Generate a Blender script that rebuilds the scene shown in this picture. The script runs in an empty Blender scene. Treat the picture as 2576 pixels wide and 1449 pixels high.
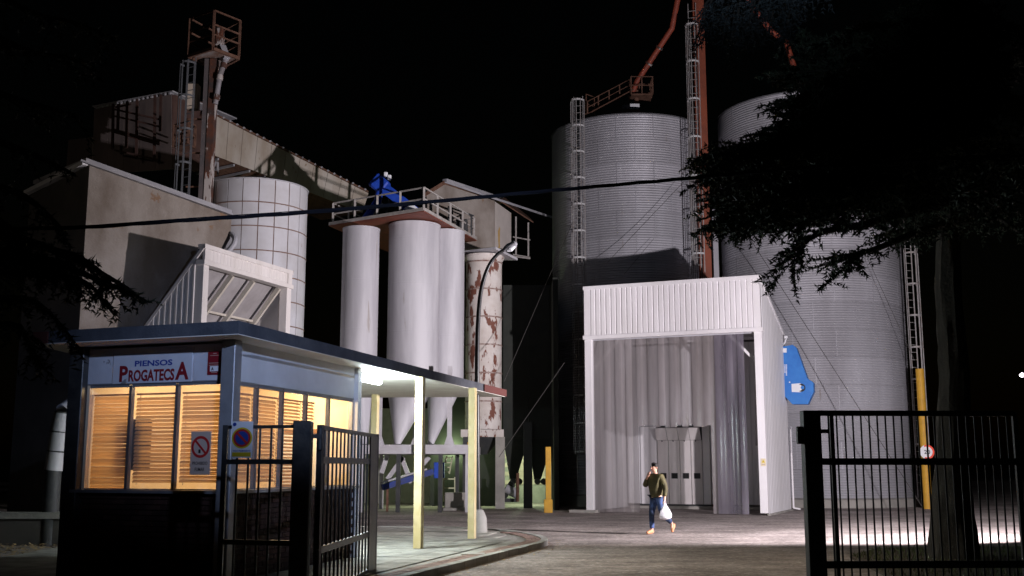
import bpy, math, random
from mathutils import Vector, Matrix
random.seed(7)
SC = bpy.context.scene
COL = SC.collection
# ---------------------------------------------------------------- camera
TH = math.radians(9.31); CS, SN = math.cos(TH), math.sin(TH)
CAMZ = 1.65; FPX = 2750.0
cam = bpy.data.objects.new('camera', bpy.data.cameras.new('camera')); COL.objects.link(cam)
cam.data.sensor_width = 36.0; cam.data.lens = 36.0*FPX/2576.0
cam.location = (0, 0, CAMZ); cam.rotation_euler = (math.pi/2+TH, 0, 0)
cam.data.clip_start = .1; cam.data.clip_end = 2000
SC.camera = cam
# ---------------------------------------------------------------- night sky
w = bpy.data.worlds.new('World'); SC.world = w; w.use_nodes = True
wn = w.node_tree.nodes; wl = w.node_tree.links; wn.clear()
wo = wn.new('ShaderNodeOutputWorld'); bg = wn.new('ShaderNodeBackground'); sk = wn.new('ShaderNodeTexSky')
sk.sky_type = 'NISHITA'; sk.sun_disc = False; sk.sun_elevation = math.radians(1.0); sk.sun_rotation = math.radians(200)
bg.inputs['Strength'].default_value = 0.0005
wl.new(sk.outputs[0], bg.inputs[0]); wl.new(bg.outputs[0], wo.inputs[0])
SC.view_settings.view_transform = 'Standard'; SC.view_settings.look = 'None'
SC.view_settings.exposure = 0.0; SC.view_settings.gamma = 1.0; SC.view_settings.use_curve_mapping = False
SC.render.resolution_x = 1024; SC.render.resolution_y = 576
# ---------------------------------------------------------------- yard and street lamps, with added fill spots, outside the frame
def spot(name, loc, target, watts, deg, blend, col, rad=.12):
    l = bpy.data.lights.new(name, 'SPOT'); l.energy = watts; l.spot_size = math.radians(deg); l.spot_blend = blend
    l.color = col; l.shadow_soft_size = rad
    o = bpy.data.objects.new(name, l); COL.objects.link(o); o.location = loc
    d = Vector(target)-Vector(loc); o.rotation_euler = d.to_track_quat('-Z', 'Y').to_euler(); return o
def point(name, loc, watts, col, rad=.08):
    l = bpy.data.lights.new(name, 'POINT'); l.energy = watts; l.color = col; l.shadow_soft_size = rad
    o = bpy.data.objects.new(name, l); COL.objects.link(o); o.location = loc; return o
LX, LY, LZ = 11.95, 23.4, 3.6
spot('yard_flood_and_fill', (LX, LY, LZ), (LX-7.6, LY+16, LZ+.6), 12500, 138, .30, (1, .92, .98), .10)
spot('yard_flood_and_fill', (LX-.02, LY+.02, LZ+.25), (-8.5, 43.5, 9.8), 14500, 52, .95, (1, .93, .97), .10)  # added fill head that lifts the far left structures
spot('street_and_fill_light', (2.6, 3.4, 7.4), (2.6, 12.6, 9.6), 1300, 40, .9, (.6, .75, 1), .12)  # added upward fill for the hanging boughs, not a street lamp
spot('street_and_fill_light', (2.6, 3.4, 5.7), (-3.5, 17.2, 3.85), 4600, 30, .75, (.48, .62, 1), .12)
spot('street_and_fill_light', (0.2, 18.0, 10.5), (2.4, 20.0, 0), 1700, 60, 1.0, (1, .80, .55), .3)  # added warm fill over the foreground, no lamp stands there
spot('street_and_fill_light', (-9.0, 4.0, 7.4), (-15.2, 35.5, 10.9), 1700, 24, .9, (1, .86, .70), .3)
spot('yard_flood_and_fill', (LX-.05, LY+.05, LZ-.25), (-6.0, 32.0, 0), 4500, 40, 1.0, (1, .90, .88), .10)  # added fill head brightening the yard ground to the left
# ---------------------------------------------------------------- helpers
def ray(u, v):
    a = (u-1288)/FPX; b = (724.5-v)/FPX
    return Vector((a, CS-b*SN, SN+b*CS))
def at(u, v, Y):
    d = ray(u, v); d = d*(Y/d.y); return Vector((d.x, d.y, d.z+CAMZ))
def atz(u, v, z=0.0):
    d = ray(u, v); t = (z-CAMZ)/d.z; return Vector((d.x*t, d.y*t, z))
def hit(u, v, p0, n):
    d = ray(u, v); c = Vector((0, 0, CAMZ)); t = (Vector(p0)-c).dot(n)/d.dot(n); return c+d*t
def V(*a): return Vector(a)
ORG = {}
class MB:
    def __init__(s): s.v = []; s.f = []
    def add(s, vs, fs):
        n = len(s.v); s.v += [tuple(x) for x in vs]; s.f += [tuple(i+n for i in f) for f in fs]; return s
    def box(s, c, sz, x=None, y=None):
        x = Vector(x).normalized() if x is not None else V(1, 0, 0)
        y = Vector(y).normalized() if y is not None else V(-x.y, x.x, 0).normalized()
        z = x.cross(y); c = Vector(c); h = [k/2 for k in sz]
        vs = [c+x*(i*h[0])+y*(j*h[1])+z*(k*h[2]) for k in (-1, 1) for j in (-1, 1) for i in (-1, 1)]
        return s.add(vs, [(0, 2, 3, 1), (4, 5, 7, 6), (0, 1, 5, 4), (2, 6, 7, 3), (0, 4, 6, 2), (1, 3, 7, 5)])
    def beam(s, p, q, wd, ht=None, up=(0, 0, 1)):
        p = Vector(p); q = Vector(q); d = q-p; L = d.length; d.normalize(); up = Vector(up)
        if abs(d.dot(up)) > .98: up = V(1, 0, 0)
        y = up.cross(d).normalized()
        return s.box((p+q)/2, (L, wd, ht or wd), d, y)
    def tube(s, pts, r, n=8, caps=True):
        pts = [Vector(p) for p in pts]; N = len(pts); rs = r if isinstance(r, (list, tuple)) else [r]*N
        vs = []; pu = None
        for i, p in enumerate(pts):
            d = (pts[min(i+1, N-1)]-pts[max(i-1, 0)]).normalized()
            if pu is None:
                a = V(0, 0, 1) if abs(d.z) < .9 else V(1, 0, 0); pu = a.cross(d).normalized()
            else:
                pu = (pu-d*pu.dot(d)).normalized()
            w_ = d.cross(pu)
            for k in range(n):
                t = 2*math.pi*k/n; vs.append(p+(pu*math.cos(t)+w_*math.sin(t))*rs[i])
        fs = [(i*n+k, i*n+(k+1) % n, (i+1)*n+(k+1) % n, (i+1)*n+k) for i in range(N-1) for k in range(n)]
        if caps: fs += [tuple(range(n))[::-1], tuple((N-1)*n+k for k in range(n))]
        return s.add(vs, fs)
    def lathe(s, c, prof, n=32, caps=True, a0=0, a1=2*math.pi):
        c = Vector(c); full = abs(a1-a0-2*math.pi) < 1e-6; m = n if full else n+1; vs = []
        for r, z in prof:
            for k in range(m):
                t = a0+(a1-a0)*k/n; vs.append(c+V(r*math.cos(t), r*math.sin(t), z))
        fs = []
        for i in range(len(prof)-1):
            for k in range(n):
                k2 = (k+1) % m; fs.append((i*m+k, i*m+k2, (i+1)*m+k2, (i+1)*m+k))
        if caps and full: fs += [tuple(range(m))[::-1], tuple((len(prof)-1)*m+k for k in range(m))]
        return s.add(vs, fs)
    def prism(s, poly, off):
        n = len(poly); a = [Vector(p) for p in poly]; off = Vector(off); b = [p+off for p in a]
        return s.add(a+b, [tuple(range(n))[::-1], tuple(range(n, 2*n))]+[(i, (i+1) % n, n+(i+1) % n, n+i) for i in range(n)])
    def mesh(s, name, m=None, smooth=False, org=V(0, 0, 0)):
        me = bpy.data.meshes.new(name); me.from_pydata([(x[0]-org[0], x[1]-org[1], x[2]-org[2]) for x in s.v], [], s.f)
        if m: me.materials.append(m)
        if smooth:
            me.polygons.foreach_set('use_smooth', [True]*len(me.polygons))
            try: me.set_sharp_from_angle(angle=math.radians(35))
            except Exception: pass
        me.update(); return me
    def build(s, name, m, parent=None, smooth=False, bevel=0, label=None):
        if parent is None:
            n = max(1, len(s.v)); xs = [v[0] for v in s.v]; ys = [v[1] for v in s.v]; zs = [v[2] for v in s.v]
            org = V((min(xs)+max(xs))/2, (min(ys)+max(ys))/2, min(zs))
        else: org = ORG[parent.name]
        o = bpy.data.objects.new(name, s.mesh(name, m, smooth, org)); COL.objects.link(o)
        if parent is None: o.location = org
        else: o.parent = parent
        ORG[o.name] = org
        if bevel:
            bm_ = o.modifiers.new('bevel', 'BEVEL'); bm_.width = bevel; bm_.segments = 1; bm_.limit_method = 'ANGLE'
        if label: o['label'] = label
        return o
def tag(o, label=None, cat=None, group=None, kind=None):
    if label: o['label'] = label
    if cat: o['category'] = cat
    if group: o['group'] = group
    if kind: o['kind'] = kind
    return o
def thing(name, label, cat, loc, group=None):
    o = bpy.data.objects.new(name, None); COL.objects.link(o); o.location = loc; o.empty_display_size = .2
    ORG[o.name] = Vector(loc); return tag(o, label, cat, group)
def piece(name, me, parent, p, M3=None):
    o = bpy.data.objects.new(name, me); COL.objects.link(o); o.parent = parent
    q = Vector(p)-ORG[parent.name]
    o.matrix_basis = Matrix.Translation(q) @ (M3.to_4x4() if M3 is not None else Matrix.Identity(4))
    ORG[o.name] = ORG[parent.name]
    return o
def axes(x, y=None):
    x = Vector(x).normalized(); y = Vector(y).normalized() if y is not None else V(-x.y, x.x, 0).normalized()
    z = x.cross(y); return Matrix((x, y, z)).transposed()
def copy_thing(root, off, label=None):
    c = root.copy(); COL.objects.link(c); c.location = root.location+Vector(off); ORG[c.name] = c.location.copy()
    if label: c['label'] = label
    for ch in list(root.children):
        d = ch.copy(); COL.objects.link(d); d.parent = c; ORG[d.name] = ORG[c.name]
        for g in list(ch.children):
            e = g.copy(); COL.objects.link(e); e.parent = d; ORG[e.name] = ORG[c.name]
    return c
# ---------------------------------------------------------------- materials
MATS = {}
def mat(name, c1, c2=None, scale=2.0, lo=.35, hi=.65, rough=.7, metal=0.0, stretch=(1, 1, 1), bump=0.0, bscale=30.0,
        c3=None, s3=12.0, t3=.62, emit=None, es=0.0, spec=.4, trans=0.0, alpha=1.0, coat=0.0, vary=0.0, st3=(1, 1, 1)):
    if name in MATS: return MATS[name]
    m = bpy.data.materials.new(name); m.use_nodes = True; nt = m.node_tree; N = nt.nodes; L = nt.links
    b = N['Principled BSDF']; b.inputs['Roughness'].default_value = rough; b.inputs['Metallic'].default_value = metal
    b.inputs['Specular IOR Level'].default_value = spec
    b.inputs['Base Color'].default_value = (*c1, 1)
    b.inputs['Coat Weight'].default_value = coat
    geo = N.new('ShaderNodeNewGeometry')
    def noise(sc, st, det=6):
        mp = N.new('ShaderNodeMapping'); mp.inputs['Scale'].default_value = st; L.new(geo.outputs['Position'], mp.inputs['Vector'])
        n = N.new('ShaderNodeTexNoise'); n.inputs['Scale'].default_value = sc; n.inputs['Detail'].default_value = det
        n.inputs['Roughness'].default_value = .6; L.new(mp.outputs[0], n.inputs['Vector']); return n.outputs[0]
    def mr(src, a, b_):
        q = N.new('ShaderNodeMapRange'); q.inputs['From Min'].default_value = a; q.inputs['From Max'].default_value = b_
        L.new(src, q.inputs['Value']); return q.outputs[0]
    def mix(f, a, b_):
        q = N.new('ShaderNodeMix'); q.data_type = 'RGBA'; L.new(f, q.inputs[0])
        for s_, x in ((q.inputs[6], a), (q.inputs[7], b_)):
            if isinstance(x, tuple): s_.default_value = (*x, 1)
            else: L.new(x, s_)
        return q.outputs[2]
    cur = None
    if c2:
        cur = mix(mr(noise(scale, stretch), lo, hi), c1, c2)
    if c3:
        cur = mix(mr(noise(s3, st3), t3, t3+.03), cur if cur else c1, c3)
    if vary:
        oi = N.new('ShaderNodeObjectInfo'); mul = N.new('ShaderNodeMapRange'); mul.inputs['To Min'].default_value = 1-vary; mul.inputs['To Max'].default_value = 1+vary
        L.new(oi.outputs['Random'], mul.inputs['Value'])
        vm = N.new('ShaderNodeVectorMath'); vm.operation = 'SCALE'; L.new(mul.outputs[0], vm.inputs['Scale'])
        if cur: L.new(cur, vm.inputs[0])
        else: vm.inputs[0].default_value = c1
        cur = vm.outputs[0]
    if cur: L.new(cur, b.inputs['Base Color'])
    if bump:
        bn = N.new('ShaderNodeBump'); bn.inputs['Strength'].default_value = bump; bn.inputs['Distance'].default_value = .02
        L.new(noise(bscale, (1, 1, 1), 4), bn.inputs['Height']); L.new(bn.outputs[0], b.inputs['Normal'])
    if emit:
        b.inputs['Emission Color'].default_value = (*emit, 1); b.inputs['Emission Strength'].default_value = es
    if trans or alpha < 1:
        out = N['Material Output']; sh = b.outputs[0]
        if trans:
            tr = N.new('ShaderNodeBsdfTranslucent')
            if cur: L.new(cur, tr.inputs[0])
            else: tr.inputs[0].default_value = (*c1, 1)
            ms = N.new('ShaderNodeMixShader'); ms.inputs[0].default_value = trans; L.new(sh, ms.inputs[1]); L.new(tr.outputs[0], ms.inputs[2]); sh = ms.outputs[0]
        if alpha < 1:
            tp = N.new('ShaderNodeBsdfTransparent'); ms = N.new('ShaderNodeMixShader'); ms.inputs[0].default_value = alpha
            L.new(tp.outputs[0], ms.inputs[1]); L.new(sh, ms.inputs[2]); sh = ms.outputs[0]
        L.new(sh, out.inputs['Surface'])
    MATS[name] = m; return m
def asphalt_mat():
    m = mat('asphalt', (.18, .15, .135), (.36, .31, .29), scale=.45, lo=.3, hi=.7, rough=.9, bump=1.0, bscale=9, c3=(.43, .40, .38), s3=11, t3=.60)
    nt = m.node_tree; N = nt.nodes; L = nt.links; b = N['Principled BSDF']; src = b.inputs['Base Color'].links[0].from_socket
    geo = N.new('ShaderNodeNewGeometry')
    def nz(sc, st, a, b_, o0, o1):
        mp = N.new('ShaderNodeMapping'); mp.inputs['Scale'].default_value = st; L.new(geo.outputs['Position'], mp.inputs[0])
        n = N.new('ShaderNodeTexNoise'); n.inputs['Scale'].default_value = sc; n.inputs['Detail'].default_value = 8; n.inputs['Roughness'].default_value = .75; L.new(mp.outputs[0], n.inputs[0])
        q = N.new('ShaderNodeMapRange'); q.inputs['From Min'].default_value = a; q.inputs['From Max'].default_value = b_; q.inputs['To Min'].default_value = o0; q.inputs['To Max'].default_value = o1; L.new(n.outputs[0], q.inputs[0]); return q.outputs[0]
    cur = src
    for f in (nz(9, (1, .8, 1), .32, .68, .45, 1.5), nz(.7, (.6, 1, 1), .40, .62, .72, 1.25), nz(2.6, (.5, .9, 1), .4, .6, .8, 1.2), nz(.85, (.7, 1, 1), .60, .66, 1.0, .62)):
        vm = N.new('ShaderNodeVectorMath'); vm.operation = 'SCALE'; L.new(cur, vm.inputs[0]); L.new(f, vm.inputs['Scale']); cur = vm.outputs[0]
    L.new(cur, b.inputs['Base Color']); return m
asphalt = asphalt_mat()
paving = mat('paving_concrete', (.20, .19, .17), (.33, .315, .28), scale=2.2, lo=.4, hi=.6, rough=.9, bump=.5, bscale=40, vary=.10)
kerbm = mat('kerb_stone', (.26, .25, .23), (.36, .35, .32), scale=3, rough=.9, bump=.6, vary=.12)
redpav = mat('red_paver', (.22, .135, .11), (.27, .19, .16), scale=3, rough=.9, bump=.5, vary=.18)
white = mat('white_sheet', (.78, .76, .78), (.66, .64, .64), scale=1.3, lo=.4, hi=.8, rough=.45, stretch=(1, 1, .3))
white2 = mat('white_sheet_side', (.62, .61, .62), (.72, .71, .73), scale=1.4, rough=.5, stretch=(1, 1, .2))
whitebay = mat('cream_sheet', (.66, .62, .60), (.56, .52, .49), scale=1.2, rough=.55, stretch=(1, 1, .3))
beige = mat('beige_steel', (.50, .46, .40), (.42, .38, .32), scale=2, rough=.6)
galv = mat('galvanised_steel', (.34, .335, .36), (.52, .52, .56), scale=.55, lo=.32, hi=.68, rough=.55, metal=.22, stretch=(1, 1, .22), vary=.09, c3=(.30, .27, .26), s3=2.2, t3=.69, st3=(1, 1, .12))
galvlad = mat('galvanised_ladder', (.42, .42, .42), (.30, .26, .24), scale=5, rough=.5, metal=.3)
concrete = mat('concrete', (.26, .25, .23), (.36, .34, .31), scale=1.6, rough=.92, bump=.6, bscale=14)
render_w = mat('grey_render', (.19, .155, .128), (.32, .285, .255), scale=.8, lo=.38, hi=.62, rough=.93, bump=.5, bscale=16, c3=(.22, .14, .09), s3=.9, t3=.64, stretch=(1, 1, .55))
render_d = mat('darkened_render', (.06, .054, .05), (.09, .08, .072), scale=.8, rough=.95)  # darker render; puts the unlit building side's shade into the colour
flash = mat('grey_flashing', (.30, .30, .33), (.40, .39, .41), scale=2, rough=.6)
gallerym = mat('stained_cladding', (.47, .43, .38), (.30, .24, .18), scale=.9, lo=.4, hi=.7, rough=.85, stretch=(1, 1, .35), c3=(.25, .19, .13), s3=4.5, t3=.66, st3=(1, 1, .3))
pinkw = mat('pinkish_render', (.22, .175, .165), (.15, .12, .115), scale=.8, rough=.9, stretch=(1, 1, .4))
tankm = mat('tank_panel_white', (.60, .60, .64), (.52, .51, .53), scale=1.1, rough=.5, c3=(.34, .27, .23), s3=3.2, t3=.70, vary=.05, st3=(1, 1, .5))
rustj = mat('rusty_joint', (.17, .10, .075), (.28, .20, .17), scale=7, rough=.9)
silow = mat('silo_white_paint', (.53, .52, .55), (.40, .39, .42), scale=1.6, lo=.38, hi=.62, rough=.55, stretch=(1, 1, .12), c3=(.34, .31, .30), s3=3.2, t3=.68, st3=(1, 1, .08))
rustsilo = mat('flaking_white_paint', (.62, .58, .55), (.52, .46, .42), scale=1.8, rough=.75, c3=(.16, .06, .04), s3=2.5, t3=.555, st3=(1.3, 1.3, .5))
redox = mat('red_oxide_paint', (.20, .055, .035), (.13, .045, .03), scale=3, rough=.7)
greyrail = mat('grey_rail_paint', (.42, .40, .38), (.30, .27, .25), scale=6, rough=.6)
rusty = mat('rusted_steel', (.12, .04, .02), (.05, .035, .032), scale=2.2, rough=.85, c3=(.42, .38, .36), s3=2.6, t3=.53, st3=(1, 1, .3))
rust2 = mat('rust_brown', (.09, .042, .026), (.17, .09, .06), scale=5, rough=.85)
orange = mat('orange_elevator_paint', (.30, .075, .035), (.20, .055, .03), scale=1.2, rough=.6, c3=(.50, .36, .32), s3=1.1, t3=.70, st3=(1, 1, .25))
blue = mat('machine_blue', (.03, .16, .50), (.04, .20, .56), scale=3, rough=.4, bump=.2)
blued = mat('conveyor_blue', (.012, .05, .36), (.02, .07, .45), scale=4, rough=.45)
yellow = mat('cream_yellow_paint', (.56, .45, .22), (.64, .53, .31), scale=3, rough=.6, c3=(.36, .28, .14), s3=9, t3=.70)
ybol = mat('bollard_yellow', (.62, .34, .03), (.50, .27, .03), scale=4, rough=.6, c3=(.25, .17, .08), s3=10, t3=.70)
black = mat('black_paint', (.012, .012, .013), rough=.5)
gatem = mat('gate_grey_paint', (.045, .047, .05), (.085, .082, .078), scale=6, rough=.38, metal=.35, bump=.2)
darkst = mat('dark_steel', (.03, .032, .035), (.05, .05, .05), scale=3, rough=.6)
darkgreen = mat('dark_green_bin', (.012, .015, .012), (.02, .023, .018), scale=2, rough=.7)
brickm = mat('dark_brown_brick', (.04, .018, .014), (.065, .03, .022), scale=6, rough=.9, bump=.4, vary=.35)
brickl = mat('pale_brick', (.42, .33, .28), (.50, .42, .36), scale=4, rough=.9, vary=.15)
mortar = mat('mortar', (.06, .05, .045), rough=.95)
roofm = mat('roof_edge_concrete', (.05, .055, .068), (.09, .095, .11), scale=2.5, rough=.85, bump=.4)
soffit = mat('soffit_plaster', (.78, .76, .70), (.66, .63, .57), scale=1.5, rough=.9, bump=.4, bscale=10)
redend = mat('red_fascia', (.11, .035, .03), rough=.8)
alum = mat('aluminium_frame', (.30, .31, .33), (.38, .38, .40), scale=4, rough=.4, metal=.5)
panelw = mat('sign_panel_white', (.62, .64, .70), (.50, .51, .56), scale=1.6, rough=.6, c3=(.24, .23, .25), s3=2.6, t3=.66)
stripw = mat('wall_strip_white', (.70, .71, .74), (.60, .60, .62), scale=1.2, rough=.7)
slatm = mat('blind_slat', (.66, .41, .18), rough=.6, trans=.55, vary=.22)
glass = mat('window_glass', (.9, .9, .9), rough=.05, alpha=.07, spec=.6)
inter = mat('office_wall', (.75, .62, .45), rough=.9)
pvc = mat('clear_pvc_strip', (.44, .405, .415), (.29, .26, .255), scale=1.1, lo=.35, hi=.65, rough=.22, trans=.3, alpha=.66, vary=.24, stretch=(1, 1, .15), spec=.7)
trunkm = mat('tree_bark', (.035, .030, .024), (.06, .052, .042), scale=9, rough=.95, bump=1, bscale=18, stretch=(1, 1, .2))
needle = mat('cedar_needles', (.022, .034, .018), (.035, .05, .026), scale=3, rough=.7)
needle2 = mat('blue_lit_cedar_needles', (.075, .09, .095), (.05, .065, .065), scale=3, rough=.7)  # bluish lamplight is put into the needle colour
grassm = mat('grass', (.06, .09, .025), (.10, .12, .04), scale=4, rough=.8)
soil = mat('soil', (.07, .055, .04), (.10, .08, .06), scale=3, rough=.95, bump=.8)
leafm = mat('dry_leaves', (.30, .20, .10), (.42, .30, .15), scale=8, rough=.8)
cablem = mat('black_cable', (.008, .008, .010), rough=.95, spec=.05)
wirem = mat('steel_wire', (.09, .085, .08), rough=.5, metal=.5)
skin = mat('skin', (.52, .29, .21), rough=.5)
hairm = mat('black_hair', (.012, .01, .01), rough=.6)
jacketm = mat('olive_jacket', (.035, .03, .011), (.085, .072, .026), scale=6, rough=.75, bump=.6, bscale=12)
jeansm = mat('blue_jeans', (.014, .025, .06), (.06, .10, .24), scale=4.5, lo=.45, hi=.62, rough=.85)
shoem = mat('tan_shoes', (.55, .25, .13), rough=.6)
bagm = mat('white_plastic_bag', (.80, .80, .84), (.66, .66, .70), scale=7, rough=.4, trans=.2, bump=.8, bscale=14)
pvcd = mat('darkened_pvc_strip', (.26, .235, .28), (.11, .10, .125), scale=1.6, lo=.4, hi=.6, rough=.18, trans=.2, alpha=.72, vary=.35, stretch=(1, 1, .10), spec=.8)  # clear strip darkened in colour, standing in for the dim view through it
signred = mat('sign_red', (.42, .02, .02), rough=.5)
signdred = mat('sign_dark_red', (.22, .012, .02), rough=.5)
signblue = mat('sign_blue', (.02, .05, .28), rough=.5)
signyel = mat('sign_yellow', (.60, .45, .02), rough=.5)
signwh = mat('sign_white', (.72, .73, .76), rough=.5)
signgrey = mat('sign_aged_white', (.48, .38, .32), rough=.6)
signblk = mat('sign_black', (.015, .015, .015), rough=.5)
# ================================================================ GROUND
g = MB(); g.add([(-400, -60, 0), (400, -60, 0), (400, 600, 0), (-400, 600, 0)], [(0, 1, 2, 3)])
ground = tag(g.build('yard_ground', asphalt), kind='structure')
K = [V(-3.6, 9.0, 0), V(-2.9, 11.6, 0), V(-2.0, 14.8, 0), V(-1.13, 17.7, 0), V(-.28, 20.5, 0), V(.28, 22.3, 0), V(.66, 23.6, 0), V(.72, 24.8, 0), V(.35, 26.6, 0), V(-.5, 28.4, 0), V(-1.8, 29.3, 0), V(-4, 29.6, 0), V(-9, 29.9, 0)]
def resample(pts, step):
    out = [pts[0].copy()]; acc = 0
    for a, b_ in zip(pts, pts[1:]):
        L = (b_-a).length; t = step-acc
        while t <= L: out.append(a+(b_-a)*(t/L)); t += step
        acc = L-(t-step)
    return out
def smooth(pts, it=2):
    for _ in range(it):
        n = [pts[0]]
        for a, b_ in zip(pts, pts[1:]): n += [a*.75+b_*.25, a*.25+b_*.75]
        pts = n+[pts[-1]]
    return pts
KS = smooth(K); poly = [V(p.x, p.y, 0) for p in KS]+[V(-9, 9, 0)]
pave = MB(); pave.prism(poly, (0, 0, .085)); pave = tag(pave.build('pavement', paving), kind='structure')
def offs(pts, d):
    out = []
    for i, p in enumerate(pts):
        t = (pts[min(i+1, len(pts)-1)]-pts[max(i-1, 0)]).normalized(); out.append(p+V(-t.y, t.x, 0)*d)
    return out
ks = resample(KS, .62)
kme = MB().box((0, 0, 0), (.605, .15, .15)).mesh('kerb_stone', kerbm)
for a, b_ in zip(ks, ks[1:]):
    d = b_-a; c = (a+b_)/2+V(-d.y, d.x, 0).normalized()*-.02; piece('kerb_stone', kme, pave, (c.x, c.y, .045+random.uniform(-.004, .004)), axes(d))
rme = MB().box((0, 0, 0), (.205, .095, .05)).mesh('red_paver', redpav)
for j in range(3):
    line = [p for p in resample(offs(KS, .12+.105*j), .22)]
    for i in range(len(line)-1):
        a, b_ = line[i], line[i+1]; c = (a+b_)/2
        if 14.6 < c.y < 27 and c.x > -2.4: piece('red_paver', rme, pave, (c.x, c.y, .082+random.uniform(-.003, .003)), axes(b_-a))
def inside(p, poly_):
    r = False; n = len(poly_)
    for i in range(n):
        a, b_ = poly_[i], poly_[(i+1) % n]
        if (a.y > p.y) != (b_.y > p.y) and p.x < (b_.x-a.x)*(p.y-a.y)/(b_.y-a.y)+a.x: r = not r
    return r
inner = [V(p.x, p.y, 0) for p in offs(KS, .46)]+[V(-9, 9, 0)]
sme = MB().box((0, 0, 0), (.485, .485, .04)).mesh('paving_slab', paving)
e1 = V(.256, .967, 0); e2 = V(-.967, .256, 0); n_s = 0
for i in range(-8, 60):
    for j in range(-14, 16):
        c = V(-.9, 18, 0)+e1*(i*.5)+e2*(j*.5)
        if not (15.2 < c.y < 29.4 and c.x > -3.9+.26*(c.y-17)*.4): continue
        if all(inside(c+e1*a*.24+e2*b_*.24, inner) for a in (-1, 1) for b_ in (-1, 1)) and n_s < 300:
            n_s += 1; piece('paving_slab', sme, pave, (c.x, c.y, .083+random.uniform(-.004, .003)), axes(e1))
# drain cover in the paving
mh = MB(); c = atz(1190, 1393, .105); mh.box((c.x, c.y, .107), (.42, .34, .012)); mh = mh.build('drain_cover', concrete)
tag(mh, 'small square drain cover set in the pavement before the kerb', 'drain cover')
# grass verge on the right with blades
def gpoly(ps): return [atz(u, v, 0) for u, v in ps]
gv = [V(5.7, 17.2, 0), V(6.2, 20.6, 0), V(7.4, 22.6, 0), V(10.5, 23.0, 0), V(14.2, 22.2, 0), V(15, 14.5, 0), V(5.6, 14.5, 0)]
verge = MB(); verge.prism(gv, (0, 0, .05)); tag(verge.build('grass_verge', soil), kind='structure')
gb = MB()
for _ in range(9000):
    p = V(random.uniform(4.3, 13.5), random.uniform(15.5, 23.6), .045)
    if not inside(p, gv): continue
    h = random.uniform(.03, .11); a = random.uniform(0, 6.28); d = V(math.cos(a), math.sin(a), 0)
    gb.add([p-d*.008, p+d*.008, p+V(random.uniform(-.04, .04), random.uniform(-.04, .04), h)], [(0, 1, 2)])
tag(gb.build('verge_grass', grassm), 'short patchy grass around the big tree behind the right gate', 'grass', kind='stuff')
# dry leaves
def leaves(n, fn, name, label, sz=.035):
    m = MB()
    for _ in range(n):
        p = fn(); a = random.uniform(0, 6.28); d = V(math.cos(a), math.sin(a), random.uniform(-.3, .3)); e = V(-d.y, d.x, random.uniform(-.3, .3)); s = sz*random.uniform(.5, 1.3)
        m.add([p-d*s, p+e*s*.5, p+d*s, p-e*s*.5], [(0, 1, 2, 3)])
    tag(m.build(name, leafm), label, 'leaves', kind='stuff')
def kl():
    i = random.randrange(6, len(KS)-14); p = KS[i].lerp(KS[i+1], random.random()); t = (KS[i+1]-KS[i]).normalized()
    q = p+V(t.y, -t.x, 0)*(.07+abs(random.gauss(0, .22))); q.z = .015; return q
leaves(190, kl, 'gutter_leaves', 'dry yellow leaves gathered in the gutter along the kerb', .032)
def ll():
    p = atz(random.uniform(-40, 235), random.uniform(1362, 1470), 0); p.z = random.uniform(.01, .06); return p
leaves(1500, ll, 'leaf_litter', 'pale leaf litter on the ground left of the gatehouse', .06)
# ================================================================ TEXT
def text(s, name, m, parent, cen, xd, h, wd=None, ext=.003, off=.0, up=(0, 0, 1)):
    cu = bpy.data.curves.new(name, 'FONT'); cu.body = s; cu.size = 1; cu.extrude = 0; cu.offset = off; cu.resolution_u = 3
    o = bpy.data.objects.new(name, cu); COL.objects.link(o); bpy.context.view_layer.update()
    dg = bpy.context.evaluated_depsgraph_get(); me = bpy.data.meshes.new_from_object(o.evaluated_get(dg)); bpy.data.objects.remove(o)
    xs = [v.co.x for v in me.vertices]; ys = [v.co.y for v in me.vertices]; x0, x1, y0, y1 = min(xs), max(xs), min(ys), max(ys)
    sy = h/(y1-y0); sx = wd/(x1-x0) if wd else sy
    xd = Vector(xd).normalized(); up = Vector(up); n = xd.cross(up); cen = Vector(cen); org = ORG[parent.name]
    for v in me.vertices:
        v.co = cen+xd*((v.co.x-(x0+x1)/2)*sx)+up*((v.co.y-(y0+y1)/2)*sy)+n*ext-org
    me.materials.clear(); me.materials.append(m); me.name = name
    r = bpy.data.objects.new(name, me); COL.objects.link(r); r.parent = parent; ORG[r.name] = org; return r
def disc(mb, c, xd, r0, r1, d0, n=36, up=V(0, 0, 1)):
    xd = Vector(xd).normalized(); nn = xd.cross(up); c = Vector(c)+nn*d0; vs = []
    for k in range(n):
        t = 2*math.pi*k/n; e = xd*math.cos(t)+up*math.sin(t); vs += [c+e*r0, c+e*r1]
    return mb.add(vs, [(2*k, 2*k+1, (2*k+3) % (2*n), (2*k+2) % (2*n)) for k in range(n)]) if r0 > 0 else mb.add([c+(xd*math.cos(2*math.pi*k/n)+up*math.sin(2*math.pi*k/n))*r1 for k in range(n)], [tuple(range(n))])
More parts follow.
